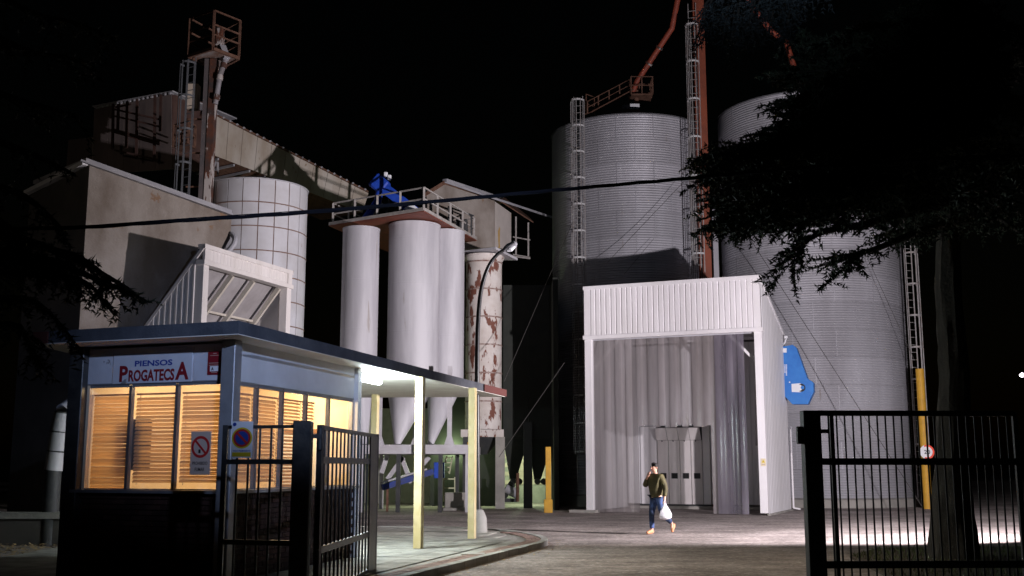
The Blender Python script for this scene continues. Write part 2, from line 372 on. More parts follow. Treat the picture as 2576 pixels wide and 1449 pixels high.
# ================================================================ GATEHOUSE
A = V(-3.95, 15.3, 0); B = V(-2.8, 19.7, 0); C = V(-6.33, 16.2, 0); D = C+(B-A)
ds = (B-A).normalized(); df = (A-C).normalized(); nsd = V(ds.y, -ds.x, 0); nfr = V(df.y, -df.x, 0)
if nfr.y > 0: nfr = -nfr
LS = (B-A).length; LF = (A-C).length
gh = thing('gatehouse', 'small brick gatehouse with lit windows and a flat roof reaching over yellow posts', 'gatehouse', (-4.6, 18, 0))
Z0, Z1, ZS, ZR = 1.33, 2.82, 3.41, 3.60
def wall(p, q, z0, z1, th, n, name, m, parent=gh, **k):
    n = Vector(n); c = (p+q)/2-n*(th/2); return MB().box((c.x, c.y, (z0+z1)/2), ((q-p).length, th, z1-z0), q-p).build(name, m, parent, **k)
wall(C, A, 0, 1.29, .12, nfr, 'wall', mortar); wall(A, B, 0, 1.29, .12, nsd, 'wall', mortar)
nb_ = -nfr; nl_ = -nsd
wall(D, B, 0, ZS-.02, .10, nb_, 'wall', inter); wall(C, D, 0, ZS-.02, .10, nl_, 'wall', inter)
bme = MB().box((0, 0, 0), (.236, .03, .062)).mesh('brick', brickm); cnt = 0; rest = MB()
for (p, d, n, L) in ((C, df, nfr, LF), (A, ds, nsd, LS)):
    for r in range(17):
        x = (.12 if r % 2 else 0)+.13
        while x < L-.12:
            c = p+d*x+n*(.012+random.uniform(-.003, .004)); z = .04+r*.075
            if cnt < 300 and (n is nfr or (x < 2.6 and r > 3)): piece('brick', bme, gh, (c.x, c.y, z), axes(d)); cnt += 1
            else: rest.box((c.x, c.y, z), (.236, .03, .062), d)
            x += .247
tag(rest.build('brickwork', brickm, gh), kind='stuff')
MB().box(((C+A)/2).to_tuple()[:2]+(1.31,), (LF+.1, .24, .045), df).build('window_sill', alum, gh)
MB().box(((A+B)/2).to_tuple()[:2]+(1.312,), (LS+.1, .24, .045), ds).build('window_sill', alum, gh)
fl = MB().prism([C, A, B, D], (0, 0, .12)).build('floor', concrete, gh)
MB().prism([V(p.x, p.y, 3.22) for p in (C*.99+D*.01, A, B, D)], (0, 0, .05)).build('ceiling', inter, gh)
MB().box((A.x+.02, A.y-.02, ZS/2), (.21, .21, ZS), ds).build('corner_post', alum, gh, bevel=.01)
MB().box((C.x-.07, C.y+.02, ZS/2), (.26, .22, ZS), df).build('corner_post', gatem, gh, bevel=.01)
MB().box((B.x-.03, B.y, ZS/2), (.16, .2, ZS), ds).build('corner_post', stripw, gh)
# roof slab
R1 = V(-3.68, 14.6, ZS); R2 = V(-6.95, 15.84, ZS); R3 = V(-.18, 27.8, ZS); R4 = V(-3.9, 28.1, ZS); R5 = V(-6.9, 24, ZS)
MB().prism([R2, R1, R3, R4, R5], (0, 0, .012)).build('soffit', soffit, gh)
up1 = V(0, 0, .013)
rf = MB().prism([p+up1 for p in (R2, R1, R3, R4, R5)], (0, 0, ZR-ZS-.013)).build('roof', roofm, gh)
MB().box((R1+(R3-R1)*.93+V(.02, 0, .095)).to_tuple(), (2.0, .03, .17), R3-R1).build('fascia_board', redend, gh)
MB().box((R2+V(.1, -.06, .095)).to_tuple(), (.28, .03, .17), R1-R2).build('fascia_board', redend, gh)
# windows
def wt(u, v, p, n, d): q = hit(u, v, p, n); return (Vector((q.x, q.y, 0))-p).dot(d)
fdiv = [.07, wt(320, 1100, C, nfr, df), wt(437, 1100, C, nfr, df), LF-.10]
sdiv = [.12]+[wt(u, 1050, A, nsd, ds) for u in (650, 714, 774, 831)]+[LS-.10]
slm = MB(); slm.add([(-.5, -.026, 0), (.5, -.026, 0), (.5, 0, .006), (-.5, 0, .006), (.5, .026, 0), (-.5, .026, 0)], [(0, 1, 2, 3), (3, 2, 4, 5)])
slat_me = slm.mesh('slat', slatm)
def window(p, d, n, x0, x1, blind, b1=None):
    q = lambda x, dz, z: (p+d*x-n*dz)+V(0, 0, z)
    f = MB(); xm = (x0+x1)/2; w_ = x1-x0
    for x in (x0, x1): f.box(q(x, .05, (Z0+Z1)/2), (.045, .07, Z1-Z0), d)
    for z in (Z0, Z1+.002): f.box(q(xm, .05, z), (w_-.046, .064, .04), d)
    fr = f.build('window', alum, gh)
    MB().box(q(xm, .045, (Z0+Z1)/2), (w_-.05, .006, Z1-Z0-.045), d).build('pane', glass, fr)
    if blind:
        be = b1 or x1
        bl = MB().box(q((x0+be)/2, .13, 2.70), (be-x0-.06, .04, .025), d).build('blind', slatm, gh)
        z = 1.455 if blind == 1 else 1.37; k = 0
        for fx_ in (.09, .91):
            c_ = q(x0+(be-x0)*fx_, .158, 2.05); MB().box(c_, (.008, .004, 1.3), d).build('ladder_cord', alum, bl)
        tilt = {1: 62, 2: 74, 3: 45}[blind]
        while z < 2.66:
            t = math.radians(tilt+random.uniform(-8, 8)); yv = (-n)*math.cos(t)+V(0, 0, 1)*math.sin(t)
            M3 = Matrix((Vector(d)*(be-x0-.06), yv, Vector(d).cross(yv))).transposed()
            piece('slat', slat_me, bl, q((x0+be)/2, .13, z+random.uniform(-.003, .003)), M3); z += .0535
for i in range(3): window(C, df, nfr, fdiv[i], fdiv[i+1], 2 if i == 0 else 1)
for i in range(5):
    window(A, ds, nsd, sdiv[i], sdiv[i+1], 0 if i == 4 else (3 if i >= 2 else 1), wt(808, 1050, A, nsd, ds) if i == 3 else None)
# strips above the windows
s1 = wt(284, 930, C, nfr, df); s2 = wt(486, 930, C, nfr, df)
wall(C+df*.06, C+df*(s1-.006), 2.86, ZS-.03, .06, nfr, 'header_panel', panelw)
wall(C+df*(s1+.006), C+df*(s2-.006), 2.86, ZS-.03, .06, nfr, 'header_panel', panelw)
wall(C+df*(s2+.006), A-df*.11, 2.86, ZS-.03, .058, nfr, 'header_panel', panelw)
wall(A+ds*.12, B-ds*.09, 2.86, ZS-.002, .06, nsd, 'header_panel', stripw)
wall(C+df*.06, A-df*.11, 2.842, 2.858, .09, nfr, 'trim', alum); wall(A+ds*.12, B-ds*.09, 2.842, 2.858, .09, nsd, 'trim', alum)
# interior door frame seen through the last pane
dk = mat('brown_wood', (.30, .15, .06), (.24, .12, .05), scale=6, rough=.6)
dd = B+(D-B)*.42; dfm = MB(); dv = (D-B).normalized()
for x in (-.42, .42): dfm.box(dd+dv*x+nfr*.12+V(0, 0, 1.15), (.08, .05, 2.2), dv)
dfm.box(dd+nfr*.12+V(0, 0, 2.29), (.92, .05, .08), dv)
inn = dfm.build('inner_door', dk, gh)
MB().box(dd+nfr*.11+V(0, 0, 1.14), (.74, .03, 2.2), dv).build('door_leaf', signwh, inn)
# canopy posts
for u, v, w_ in ((1052, 1380, .16), (1187, 1355, .155)):
    p = atz(u, v, .1); MB().box((p.x, p.y, (ZS+.1)/2), (w_, w_, ZS-.1-.002), ds).build('canopy_post', yellow, gh, bevel=.008)
p = at(943, 1085, 26.9); MB().box((p.x, p.y, (ZS+.1)/2), (.155, .155, ZS-.102), ds).build('canopy_post', yellow, gh, bevel=.008)
# lamps of the gatehouse
warm = (1, .73, .40)
point('office_lamp_light', (-4.75, 17.2, 2.85), 52, warm, .30); point('office_lamp_light', (-3.75, 19.1, 2.85), 80, warm, .18)
ol = MB().box((-4.45, 18.1, 3.17), (.16, 1.3, .06), ds.cross(V(0, 0, 1))); ol = ol.build('office_ceiling_lamp', mat('lit_tube_warm', (.9, .8, .6), emit=(1, .75, .45), es=6))
tag(ol, 'warm strip lamp on the ceiling inside the gatehouse behind its blinds', 'lamp')
# chair behind the blind
oc = thing('office_chair', 'dark high-backed office chair showing as a shadow behind the middle front blind', 'chair', (-5.3, 16.6, .12))
cc = hit(352, 1108, C-nfr*.34, nfr); cx = V(cc.x, cc.y, 0)
MB().box((cx.x, cx.y, 1.98), (.40, .07, .74), df).build('backrest', black, oc, bevel=.03)
MB().box(cx-nfr*.27+V(0, 0, 1.2), (.46, .46, .09), df).build('seat', black, oc, bevel=.02)
MB().tube([cx-nfr*.27+V(0, 0, .14), cx-nfr*.27+V(0, 0, 1.15)], .035).build('stem', darkst, oc)
# fluorescent under the canopy
fx = V(-2.74, 20.75, ZS); ft = thing('canopy_lamp', 'bright cold fluorescent tube fixed under the canopy ceiling', 'lamp', tuple(fx))
fdir = ds
MB().box(fx-V(0, 0, .035), (1.3, .10, .065), fdir).build('housing', signwh, ft)
MB().tube([fx-V(0, 0, .115)+fdir*-.6, fx-V(0, 0, .115)+fdir*.6], .062, 12).build('tube', mat('lit_tube', (1, 1, 1), emit=(.82, .95, 1), es=30), ft)
point('canopy_lamp_light', tuple(fx-V(0, 0, .24)+fdir*.35), 370, (.80, .95, 1), .10); point('canopy_lamp_light', tuple(fx-V(0, 0, .24)-fdir*.35), 370, (.80, .95, 1), .10)
# ---- signs
nm = hit((285+482)/2+2, 934, C, nfr); nx = s2-s1-.03
cS = C+df*((s1+s2)/2)+V(0, 0, 3.10)+nfr*.004
bs = MB().box(cS+nfr*.004, (nx, .012, .50), df).build('business_sign', panelw); tag(bs, 'white metal name board over the front windows reading PIENSOS PROGATECSA', 'sign')
fy = cS+nfr*.012; xp = lambda u: C+df*wt(u, 940, C, nfr, df)
text('PIENSOS', 'lettering', signblue, bs, V(xp(387).x, xp(387).y, 3.135)+nfr*.016, df, .085, .66, .003, .028)
xp = lambda u: C+df*wt(u, 940, C, nfr, df)
for s, ua, ub, z0, z1 in (('P', 303, 324, 2.875, 3.11), ('ROGATECS', 326, 441, 2.875, 3.045), ('A', 443, 477, 2.88, 3.135)):
    a_, b_ = xp(ua), xp(ub); m_ = (a_+b_)/2; text(s, 'lettering', signdred, bs, V(m_.x, m_.y, (z0+z1)/2)+nfr*.016, df, z1-z0, (b_-a_).length, .003, .035)
# red alarm placard
pc = (xp(524)+xp(559))/2 if False else xp(540); ap = MB().box(V(pc.x, pc.y, 3.10)+nfr*.006, (.23, .012, .33), df).build('alarm_placard', signdred)
tag(ap, 'small dark red alarm placard beside the corner post above the front windows', 'sign')
pz = V(pc.x, pc.y, 0)+nfr*.013
q_ = MB().box(pz+V(0, 0, 3.02), (.145, .004, .075), df).build('logo_plate', signwh, ap)
text('A', 'logo_letter', signblk, q_, pz+V(0, 0, 3.018)+df*-.03, df, .045, .045, .004, .03)
for z, hw in ((3.235, .06), (3.208, .16), (3.10, .19), (3.07, .19), (2.965, .10)):
    MB().box(pz+V(0, 0, z), (hw, .003, .007), df).build('text_line', signgrey, ap)
# no smoking
pn = C+df*wt(507, 1130, C, nfr, df)
ns = MB().box(V(pn.x, pn.y, 1.845)+nfr*.02, (.335, .006, .60), df).build('no_smoking_sign', signgrey)
tag(ns, 'aged no-smoking notice with a red ring stuck on the right front window', 'sign'); fz = V(pn.x, pn.y, 1.93)+nfr*.023
disc(MB(), fz, df, .115, .152, .003).build('ring', signred, ns)
MB().box(fz+nfr*.002, (.26, .003, .03), (df-V(0, 0, 1)).normalized(), -nfr).build('bar', signred, ns)
MB().box(fz+nfr*.001+V(0, 0, -.06)-df*.015, (.035, .002, .05), df).build('match', signblk, ns)
text('PROHIBIDO', 'lettering', signblk, ns, fz+V(0, 0, -.225), df, .045, .25, .003, .01); text('FUMAR', 'lettering', signblk, ns, fz+V(0, 0, -.31), df, .05, .16, .003, .01)
# ---- green stuff left of gatehouse: duct, low wall
dct = thing('ventilation_duct', 'fat white sheet metal duct with a curved top left of the gatehouse', 'duct', tuple(at(150, 1180, 24)))
pts = [at(134, 1183, 24), at(143, 1130, 24), at(150, 1075, 24), at(157, 1035, 24), at(176, 1016, 24.1), at(215, 1012, 24.6)]
pp = resample(smooth(pts, 1), .42)
for a_, b_ in zip(pp, pp[1:]): MB().tube([a_, b_-(b_-a_).normalized()*.03], .19, 20).build('duct_section', silow, dct, smooth=True); MB().tube([b_-(b_-a_).normalized()*.03, b_], .175, 20).build('duct_joint', darkst, dct, smooth=True)
MB().tube([V(pp[0].x, pp[0].y, 0), pp[0]], .17, 16).build('duct_stem', darkst, dct, smooth=True)
lw = at(60, 1297, 24); lwt = thing('low_wall', 'low dark wall with a paler concrete cap left of the gatehouse', 'wall', (lw.x-2.2, 24, 0))
MB().box((lw.x-2.2, 24, .28), (8.0, .24, .56)).build('wall_body', render_d, lwt); MB().box((lw.x-2.2, 24, .63), (8.0, .34, .14)).build('cap', concrete, lwt)
# ================================================================ LEFT GATE
GP = V(-2.52, 13.3, 0)
gp = thing('gate_post', 'square grey steel gate post between the fixed panel and the open leaf', 'gate post', tuple(GP))
MB().box(GP+V(0, 0, 1.10), (.215, .2, 2.20)).build('shaft', gatem, gp, bevel=.012)
MB().box(GP+V(.165, .06, 2.02), (.11, .04, .05)).build('hinge', darkst, gp); MB().tube([GP+V(.19, .08, 1.86), GP+V(.19, .08, 2.12)], .032, 10).build('hinge', darkst, gp); MB().tube([GP+V(.19, .08, .42), GP+V(.19, .08, .68)], .032, 10).build('hinge', darkst, gp)
def bars(p, q, z0, z1, step, r, m, parent, skip=None, name='bar'):
    n = int((q-p).length/step); me = MB().tube([(0, 0, z0), (0, 0, z1)], r, 6).mesh(name, m)
    for i in range(1, n): 
        c = p.lerp(q, i/n); piece(name, me, parent, (c.x, c.y, 0))
fe = thing('fence_panel', 'fixed grey bar fence panel between the gatehouse corner and the gate post', 'fence', (-3.1, 13.45, 0))
F0 = V(-3.50, 13.55, 0); F1 = GP+V(-.11, 0, 0); dfp = F1-F0
bars(F0, F1, .05, 2.12, .137, .014, gatem, fe)
for z, h in ((2.135, .04), (1.715, .06), (.76, .06), (.10, .05)): MB().beam(F0+V(0, 0, z), F1+V(0, 0, z), .045, h).build('rail', gatem, fe)
MB().box(F0+V(-.02, 0, 1.08), (.06, .06, 2.16)).build('end_post', gatem, fe)
lf = thing('gate_leaf', 'open grey gate leaf swung back towards the canopy, its bars catching orange light', 'gate', (-2.2, 15, 0))
H0 = V(-2.335, 13.45, 0); H1 = V(-2.125, 17.25, 0); 
bars(H0, H1, .12, 2.12, .235, .014, gatem, lf)
for z, h in ((2.13, .05), (1.735, .08), (.66, .08), (.12, .06)): MB().beam(H0+V(0, 0, z), H1+V(0, 0, z), .045, h).build('rail', gatem, lf)
for P in (H0, H1): MB().box(P+V(0, 0, 1.12), (.07, .07, 2.08), ds).build('stile', gatem, lf)
kp = H1.lerp(H0, .09); MB().box((kp.x+.035, kp.y, 1.12), (.004, .55, 2.0), V(.055, 1, 0).cross(V(0, 0, 1))).build('end_sheet', gatem, lf)
MB().box(H1+V(0, 0, .06), (.03, .05, .1)).build('wheel_bracket', darkst, lf)
# no parking sign
nc = hit(609, 1106, (0, 13.42, 0), V(0, 1, 0)); xdir = V(1, -.08, 0)
pk = MB().box(nc, (.262, .008, .44), xdir).build('no_parking_sign', signwh); tag(pk, 'white no-parking plate with a blue and red disc wired to the fixed fence panel', 'sign')
px = xdir.normalized(); pnm = V(px.y, -px.x, 0); f0 = nc+pnm*.004
disc(MB(), f0+V(0, 0, .02), px, 0, .127, .002).build('disc', signyel, pk); disc(MB(), f0+V(0, 0, .02), px, 0, .108, .004).build('disc', signred, pk)
disc(MB(), f0+V(0, 0, .02), px, 0, .082, .006).build('disc', signblue, pk)
MB().box(f0+V(0, 0, .02)+pnm*.008, (.18, .003, .026), (px-V(0, 0, 1)).normalized(), -pnm).build('slash', signred, pk)
disc(MB(), f0+V(-.095, 0, .185), px, 0, .022, .002).build('badge', signblue, pk)
text('VADO PERMANENTE', 'lettering', signblue, pk, f0+V(0, 0, -.135), px, .022, .22, .003, .01)
MB().box(f0+V(0, 0, -.178)+pnm*.001, (.23, .003, .052), px).build('yellow_strip', signyel, pk)
# ================================================================ RIGHT GATE
rg = thing('black_gate', 'black bar gate standing shut across the right foreground', 'gate', (6.5, 14, 0))
G0 = V(3.80, 14.0, 0); G1 = V(6.45, 14.12, 0)
MB().box(G0+V(-.005, 0, 1.18), (.215, .2, 2.36)).build('gate_post', black, rg, bevel=.01)
MB().box(G0+V(-.15, -.02, 2.05), (.075, .09, .22)).build('latch', black, rg, bevel=.01); MB().box(G0+V(.16, -.02, 2.1), (.10, .05, .05)).build('latch_bolt', black, rg)
for z, h in ((2.33, .07), (1.72, .085), (.45, .09), (.12, .05)): MB().beam(G0+V(.1, 0, z), G1+V(0, 0, z), .04, h).build('rail', black, rg)
bars(G0+V(.12, 0, 0), G1, .08, 2.33, .1015, .0115, black, rg)
MB().box(G0+V(.265, 0, 1.2), (.045, .045, 2.26)).build('stile', black, rg); MB().box(G1+V(0, 0, 1.2), (.06, .05, 2.3)).build('stile', black, rg)
# ================================================================ LOADING BAYS
def ribbed(mb, O, X, Yb, x0, x1, z0, z1, pitch, dep, zt=None, n=None):
    """vertical trapezoid ribs on the sheet at O + X*x ; Yb = outward normal ; zt(x) optional top"""
    k = max(1, round((x1-x0)/pitch)); pts = []
    for i in range(k):
        a = x0+(x1-x0)*i/k; w_ = (x1-x0)/k
        pts += [(a, 0), (a+w_*.10, dep), (a+w_*.78, dep), (a+w_*.88, 0)] if dep > .035 else [(a, 0), (a+w_*.12, dep), (a+w_*.42, dep), (a+w_*.54, 0)]
    pts.append((x1, 0)); vs = []
    for x, d in pts:
        zz = zt(x) if zt else z1; vs += [O+X*x+Yb*d+V(0, 0, z0), O+X*x+Yb*d+V(0, 0, zz)]
    th = Yb*-.02; n_ = len(vs)
    vs2 = []
    for i, x in enumerate((pts[0][0], pts[-1][0])):
        zz = zt(x) if zt else z1; vs2 += [O+X*x+th+V(0, 0, z0), O+X*x+th+V(0, 0, zz)]
    fs = [(2*i, 2*i+2, 2*i+3, 2*i+1) for i in range(len(pts)-1)]
    fs += [(n_, n_+1, n_+3, n_+2), (0, 1, n_+1, n_), (n_-2, n_+2, n_+3, n_-1)]
    return mb.add(vs+vs2, fs)
def bay(name, label, P, Q, depth, Hf, Hb, lint, sheet, side, frame, pitch, group=None, rib_side=.35, brace=True, roofs=None, steel=None, dep=.03, sidedep=.012):
    P = V(P[0], P[1], 0); Q = V(Q[0], Q[1], 0); X = (Q-P).normalized(); W = (Q-P).length; Yk = V(-X.y, X.x, 0); F = -Yk
    t = thing(name, label, 'loading bay', tuple((P+Q)/2), group)
    L = lambda x, y, z: P+X*x+Yk*y+V(0, 0, z)
    # posts
    pw = .27
    for x in (pw/2, W-pw/2): MB().box(L(x, .16, lint/2+.04), (pw, .30, lint-.08), X).build('post', frame, t, bevel=.008)
    MB().box(L(W/2, .12, lint+.07), (W+.10, .34, .15), X).build('lintel', frame, t, bevel=.008)
    MB().box(L(W/2, .10, Hf-.05), (W+.06, .26, .14), X).build('cap_flashing', frame, t)
    k = round((W-.5)/1.12); xs = [.26+(W-.52)*i/k for i in range(k+1)]
    for a_, b_ in zip(xs, xs[1:]): ribbed(MB(), L(0, .02, 0), X, F, a_+.003, b_-.003, lint+.15, Hf-.12, pitch, dep).build('fascia_panel', sheet, t)
    for x in (.13, W-.13): MB().box(L(x, .03, (lint+Hf)/2+.02), (.25, .09, Hf-lint-.25), X).build('corner_flashing', frame, t)
    zt = lambda y: Hf+(Hb-Hf)*y/depth-.06
    for (x, n_) in ((0, -X), (W, X)):
        k = max(2, round(depth/1.05)); ys = [.30+(depth-.30)*i/k for i in range(k+1)]
        for a_, b_ in zip(ys, ys[1:]): ribbed(MB(), L(x, 0, 0)-n_*.012, Yk, n_, a_+.003, b_-.003, .06, 0, rib_side, sidedep, lambda yy: zt(yy)).build('side_panel', side, t)
        MB().beam(L(x, 0, Hf-.03), L(x, depth, Hb-.03), .06, .10).build('edge_trim', frame, t)
    # roof sheet + rafters + purlins under it
    MB().prism([L(.02, .2, Hf-.11), L(W-.02, .2, Hf-.11), L(W-.02, depth, Hb-.05), L(.02, depth, Hb-.05)], (0, 0, .05)).build('roof', roofs or sheet, t)
    sf = lambda y: Hf-.12+(Hb-Hf)*y/depth
    for x in (.35, W*.38, W*.62, W-.35): MB().beam(L(x, .3, sf(.3)-.16), L(x, depth-.1, sf(depth)-.16), .10, .16).build('rafter', steel or frame, t)
    for y in (depth*.3, depth*.62, depth*.92): MB().beam(L(.1, y, sf(y)-.06), L(W-.1, y, sf(y)-.06), .10, .07).build('purlin', steel or frame, t)
    for s, x in ((1, .28), (-1, W-.28)) if brace else (): MB().beam(L(x, .40, lint-1.05), L(x+s*.95, .40, lint-.02), .09, .09).build('knee_brace', steel or frame, t)
    return t, L, X, Yk, W
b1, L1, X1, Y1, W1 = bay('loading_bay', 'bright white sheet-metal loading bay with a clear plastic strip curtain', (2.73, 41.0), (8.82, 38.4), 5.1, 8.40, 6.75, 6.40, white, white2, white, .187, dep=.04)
# kerb base of the bay
MB().box(L1(-.1, .12, .05), (1.0, .6, .1), X1).build('foot_block', concrete, b1)
for y in range(5): MB().box(L1(W1+.03, .55+y*1.0, .03), (.96, .10, .06), Y1).build('base_block', concrete, b1)
MB().tube([L1(W1+.10, 4.9, .1), L1(W1+.10, 4.9, 3.1)], .035, 10).build('downpipe', white, b1, smooth=True)
MB().tube([L1(W1+.10, 4.9, .1), L1(W1+.36, 4.9, .06)], .035, 10).build('downpipe_foot', white, b1, smooth=True)
MB().tube([L1(W1+.16, 4.7, 2.2), L1(W1+.16, 4.7, 3.2)], .018, 8).build('conduit', galv, b1)
# strip curtain : each strip a child of the bay
ns_ = 29
def lx(u, y): q = hit(u, 1100, L1(0, y, 0), -Y1); return (V(q.x, q.y, 0)-L1(0, y, 0)).dot(X1)
o0, o1 = lx(1613, .2), lx(1790, .2); gap = lx(1886, .2)
for i in range(ns_):
    x0 = .29+(W1-.58)*i/ns_; x1 = x0+(W1-.58)/ns_+.028; xm = (x0+x1)/2
    if xm > gap-.1: continue
    zb = .03 if not (o0 < xm+.08 and xm < o1) else 3.12+random.uniform(-.05, .05)
    m = MB(); rows = 12; cols = 4; ph = random.uniform(0, 6); am = random.uniform(.002, .007); vs = []
    yb = .20+(i % 2)*.03
    for r in range(rows+1):
        z = 6.36+(zb-6.36)*r/rows; sw = am*math.sin(ph+r*.5)*(r/rows)*3
        if xm > o1: sw += .05*math.sin(i*1.9)*(r/rows)
        for c in range(cols+1):
            xx = x0+(x1-x0)*c/cols; bow = .010*math.sin(math.pi*c/cols)*(1 if i % 2 else -1); vs.append(L1(xx, yb+bow+sw, z))
    m.add(vs, [(r*(cols+1)+c, r*(cols+1)+c+1, (r+1)*(cols+1)+c+1, (r+1)*(cols+1)+c) for r in range(rows) for c in range(cols)])
    m.build('curtain_strip', pvcd if xm > o1+.25 else pvc, b1, smooth=True)
# bunched strips hanging by the right jamb
for i in range(3):
    m = MB(); vs = []; rows = 10; xs_ = [gap+.28+.11*i, gap+.36+.11*i]
    for r in range(rows+1):
        z = 6.36+(2.4-i*.9-6.36)*r/rows
        for c in range(4): vs.append(L1(xs_[0]+(xs_[1]-xs_[0])*c/3-.1*r/rows, .26+.04*i+.03*math.sin(c*2.), z))
    m.add(vs, [(r*4+c, r*4+c+1, (r+1)*4+c+1, (r+1)*4+c) for r in range(rows) for c in range(3)]); m.build('curtain_strip', pvc, b1, smooth=True)
MB().box(L1(W1/2, .20, 6.39), (W1-.56, .05, .06), X1).build('curtain_rail', galv, b1)
# inner end wall of the bay : cladding, pale side panels, ribbed door with three slots
greyp = mat('grey_door_panel', (.70, .66, .65), (.58, .54, .53), scale=1.6, rough=.6, stretch=(1, 1, .3), vary=.06)
yb = 4.9; xu = lambda u, v=1150: (lambda q: (V(q.x, q.y, 0)-L1(0, yb, 0)).dot(X1))(hit(u, v, L1(0, yb, 0), -Y1))
zu = lambda v, u=1700: hit(u, v, L1(0, yb, 0), -Y1).z
zb0 = zu(1268); ztp = zu(1108); zt2 = zu(1072)
ks_ = [.1+(W1-.2)*i/6 for i in range(7)]
xa, xb_, xc_, xd_ = xu(1613), xu(1655), xu(1768), xu(1786)
for (a_, b_, z0_, z1_) in ((.05, xa-.01, .2, Hb_ if (Hb_ := 6.6) else 0), (xd_+.01, W1-.05, .2, 6.6), (xa, xd_, zt2+.02, 6.6)):
    ribbed(MB(), L1(0, yb+.05, 0), X1, -Y1, a_, b_, z0_, z1_, .3, .02).build('end_wall_panel', white2, b1)
MB().box(L1((xa+xb_)/2-.02, yb, (zb0+zt2)/2), (xb_-xa-.03, .06, zt2-zb0), X1).build('pale_panel', white, b1)
MB().box(L1((xc_+xd_)/2, yb, (zb0+zt2+.1)/2), (xd_-xc_, .06, zt2+.1-zb0), X1).build('pale_panel', white, b1)
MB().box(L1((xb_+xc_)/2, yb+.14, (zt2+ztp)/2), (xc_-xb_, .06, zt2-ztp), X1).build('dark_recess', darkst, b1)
nd = 4; dw = (xc_-xb_)/nd
for i in range(nd):
    x0 = xb_+dw*i
    zs0, zs1 = zu(1204), zu(1190)
    f = MB()
    f.box(L1(x0+dw/2, yb-.04, (zb0+zs0)/2), (dw-.03, .05, zs0-zb0), X1); f.box(L1(x0+dw/2, yb-.04, (zs1+ztp)/2), (dw-.03, .05, ztp-zs1), X1)
    for a_, b_ in ((x0+.015, x0+dw*.2), (x0+dw*.78, x0+dw-.015)): f.box(L1((a_+b_)/2, yb-.04, (zs0+zs1)/2), (b_-a_, .05, zs1-zs0), X1)
    f.build('door_panel', greyp, b1)
    MB().box(L1(x0+dw/2, yb+.06, (zs0+zs1)/2), (dw*.6, .02, zs1-zs0+.05), X1).build('slot', signblk, b1)
    MB().beam(L1(x0+dw*.25, yb-.35, zt2+.35), L1(x0+dw*.45, yb-.07, ztp-.05), .03, .03).build('strut', darkst, b1)
    MB().box(L1(x0+.01, yb-.075, (zb0+ztp)/2+.3), (.02, .02, ztp-zb0-.5), X1).build('door_rib', galvlad, b1)
    MB().box(L1(x0+dw/2, yb-.3, ztp+.25), (dw-.02, .03, .55), X1, (Y1+V(0, 0, .6)).normalized()).build('hood_panel', greyp, b1)
MB().box(L1((xa+xd_)/2, yb-.12, zb0-.03), (xd_-xa+.1, .3, .05), X1).build('door_sill', darkst, b1)
MB().box(L1(W1/2, yb-.1, zb0/2-.03), (W1-.6, .5, zb0-.08), X1).build('plinth', concrete, b1)
# warning label
q = hit(1923, 1163, L1(0, 0, 0), -Y1); lb = MB().box(L1(W1-.10, .0, q.z), (.17, .012, .26), X1).build('warning_label', mat('label_cream', (.70, .60, .42), rough=.6))
tag(lb, 'small faded yellow warning label on the right white post of the loading bay', 'sign')
c0 = L1(W1-.10, -.008, q.z+.03)
MB().prism([c0+X1*-.055+V(0, 0, -.04), c0+X1*.055+V(0, 0, -.04), c0+V(0, 0, .06)], -Y1*.003).build('triangle', signyel, lb)
MB().box(L1(W1-.10, -.008, q.z-.07), (.12, .004, .03), X1).build('text_line', signgrey, lb)
# ---- blue machine housing on the right flank
nB = X1; pb = L1(W1+.02, 4.75, 0)
# housing face stands square to the flank : plane through pb with normal -Y1
def hb(u, v): return hit(u, v, L1(0, 4.55, 0), -Y1)
bx = thing('blue_drive_housing', 'tapering blue machine housing hung high on the right flank of the white bay', 'machine', tuple(hb(1970, 1000)))
outl = [(1967, 872), (1994, 867), (2003, 874), (2031, 952), (2046, 962), (2047, 985), (2032, 1017), (1993, 1017), (1975, 998), (1968, 998)]
MB().prism([hb(u, v) for u, v in outl][::-1], Y1*.42).build('casing', blue, bx, bevel=.012)
def face(name, pts_, m, par, d, th=.006): return MB().prism([hb(u, v)-Y1*d for u, v in pts_][::-1], Y1*th).build(name, m, par)
face('white_label', [(1969, 876), (1979, 876), (1979, 887), (1969, 887)], signwh, bx, .008)
cover = face('cover_plate', [(1991, 966), (2012, 964), (2021, 967), (2026, 974), (2025, 980), (2019, 985), (2012, 987), (1992, 986)], signwh, bx, .008)
cc_ = hb(2016, 975.5)-Y1*.014; disc(MB(), cc_, X1, 0, .155, .0).build('opening', signblk, bx); 
cc2 = hb(2010, 975.5)-Y1*.018; disc(MB(), cc2, X1, 0, .125, .0).build('pulley', signwh, bx)
cc3 = hb(2019, 975)-Y1*.020; disc(MB(), cc3, X1, 0, .07, .0).build('pulley_hub', blue, bx)
text('Lindner', 'lettering', signwh, bx, hb(1979, 930)-Y1*.006, V(0, 0, -1), .07, .50, .004, .01, up=X1) if False else None
for k in range(2):
    m = MB()
    for j in range(9 if k == 0 else 7): m.box(hb(1978.5-k*4, 918+j*3.2)-Y1*.006, (.045, .006, .03), X1)
    m.build('lettering', signwh, bx)
face('bolt', [(1985, 960), (1988, 960), (1988, 963), (1985, 963)], signwh, bx, .008)
lamp = thing('wall_camera', 'small white bulkhead fitting on a bracket above the blue machine housing', 'fitting', tuple(hb(1977, 850)))
MB().box(hb(1977, 848), (.14, .14, .10), X1).build('head', signwh, lamp, bevel=.02); MB().tube([hb(1978, 851), hb(1975, 862), hb(1971, 866)], .025, 8).build('bracket', signwh, lamp)
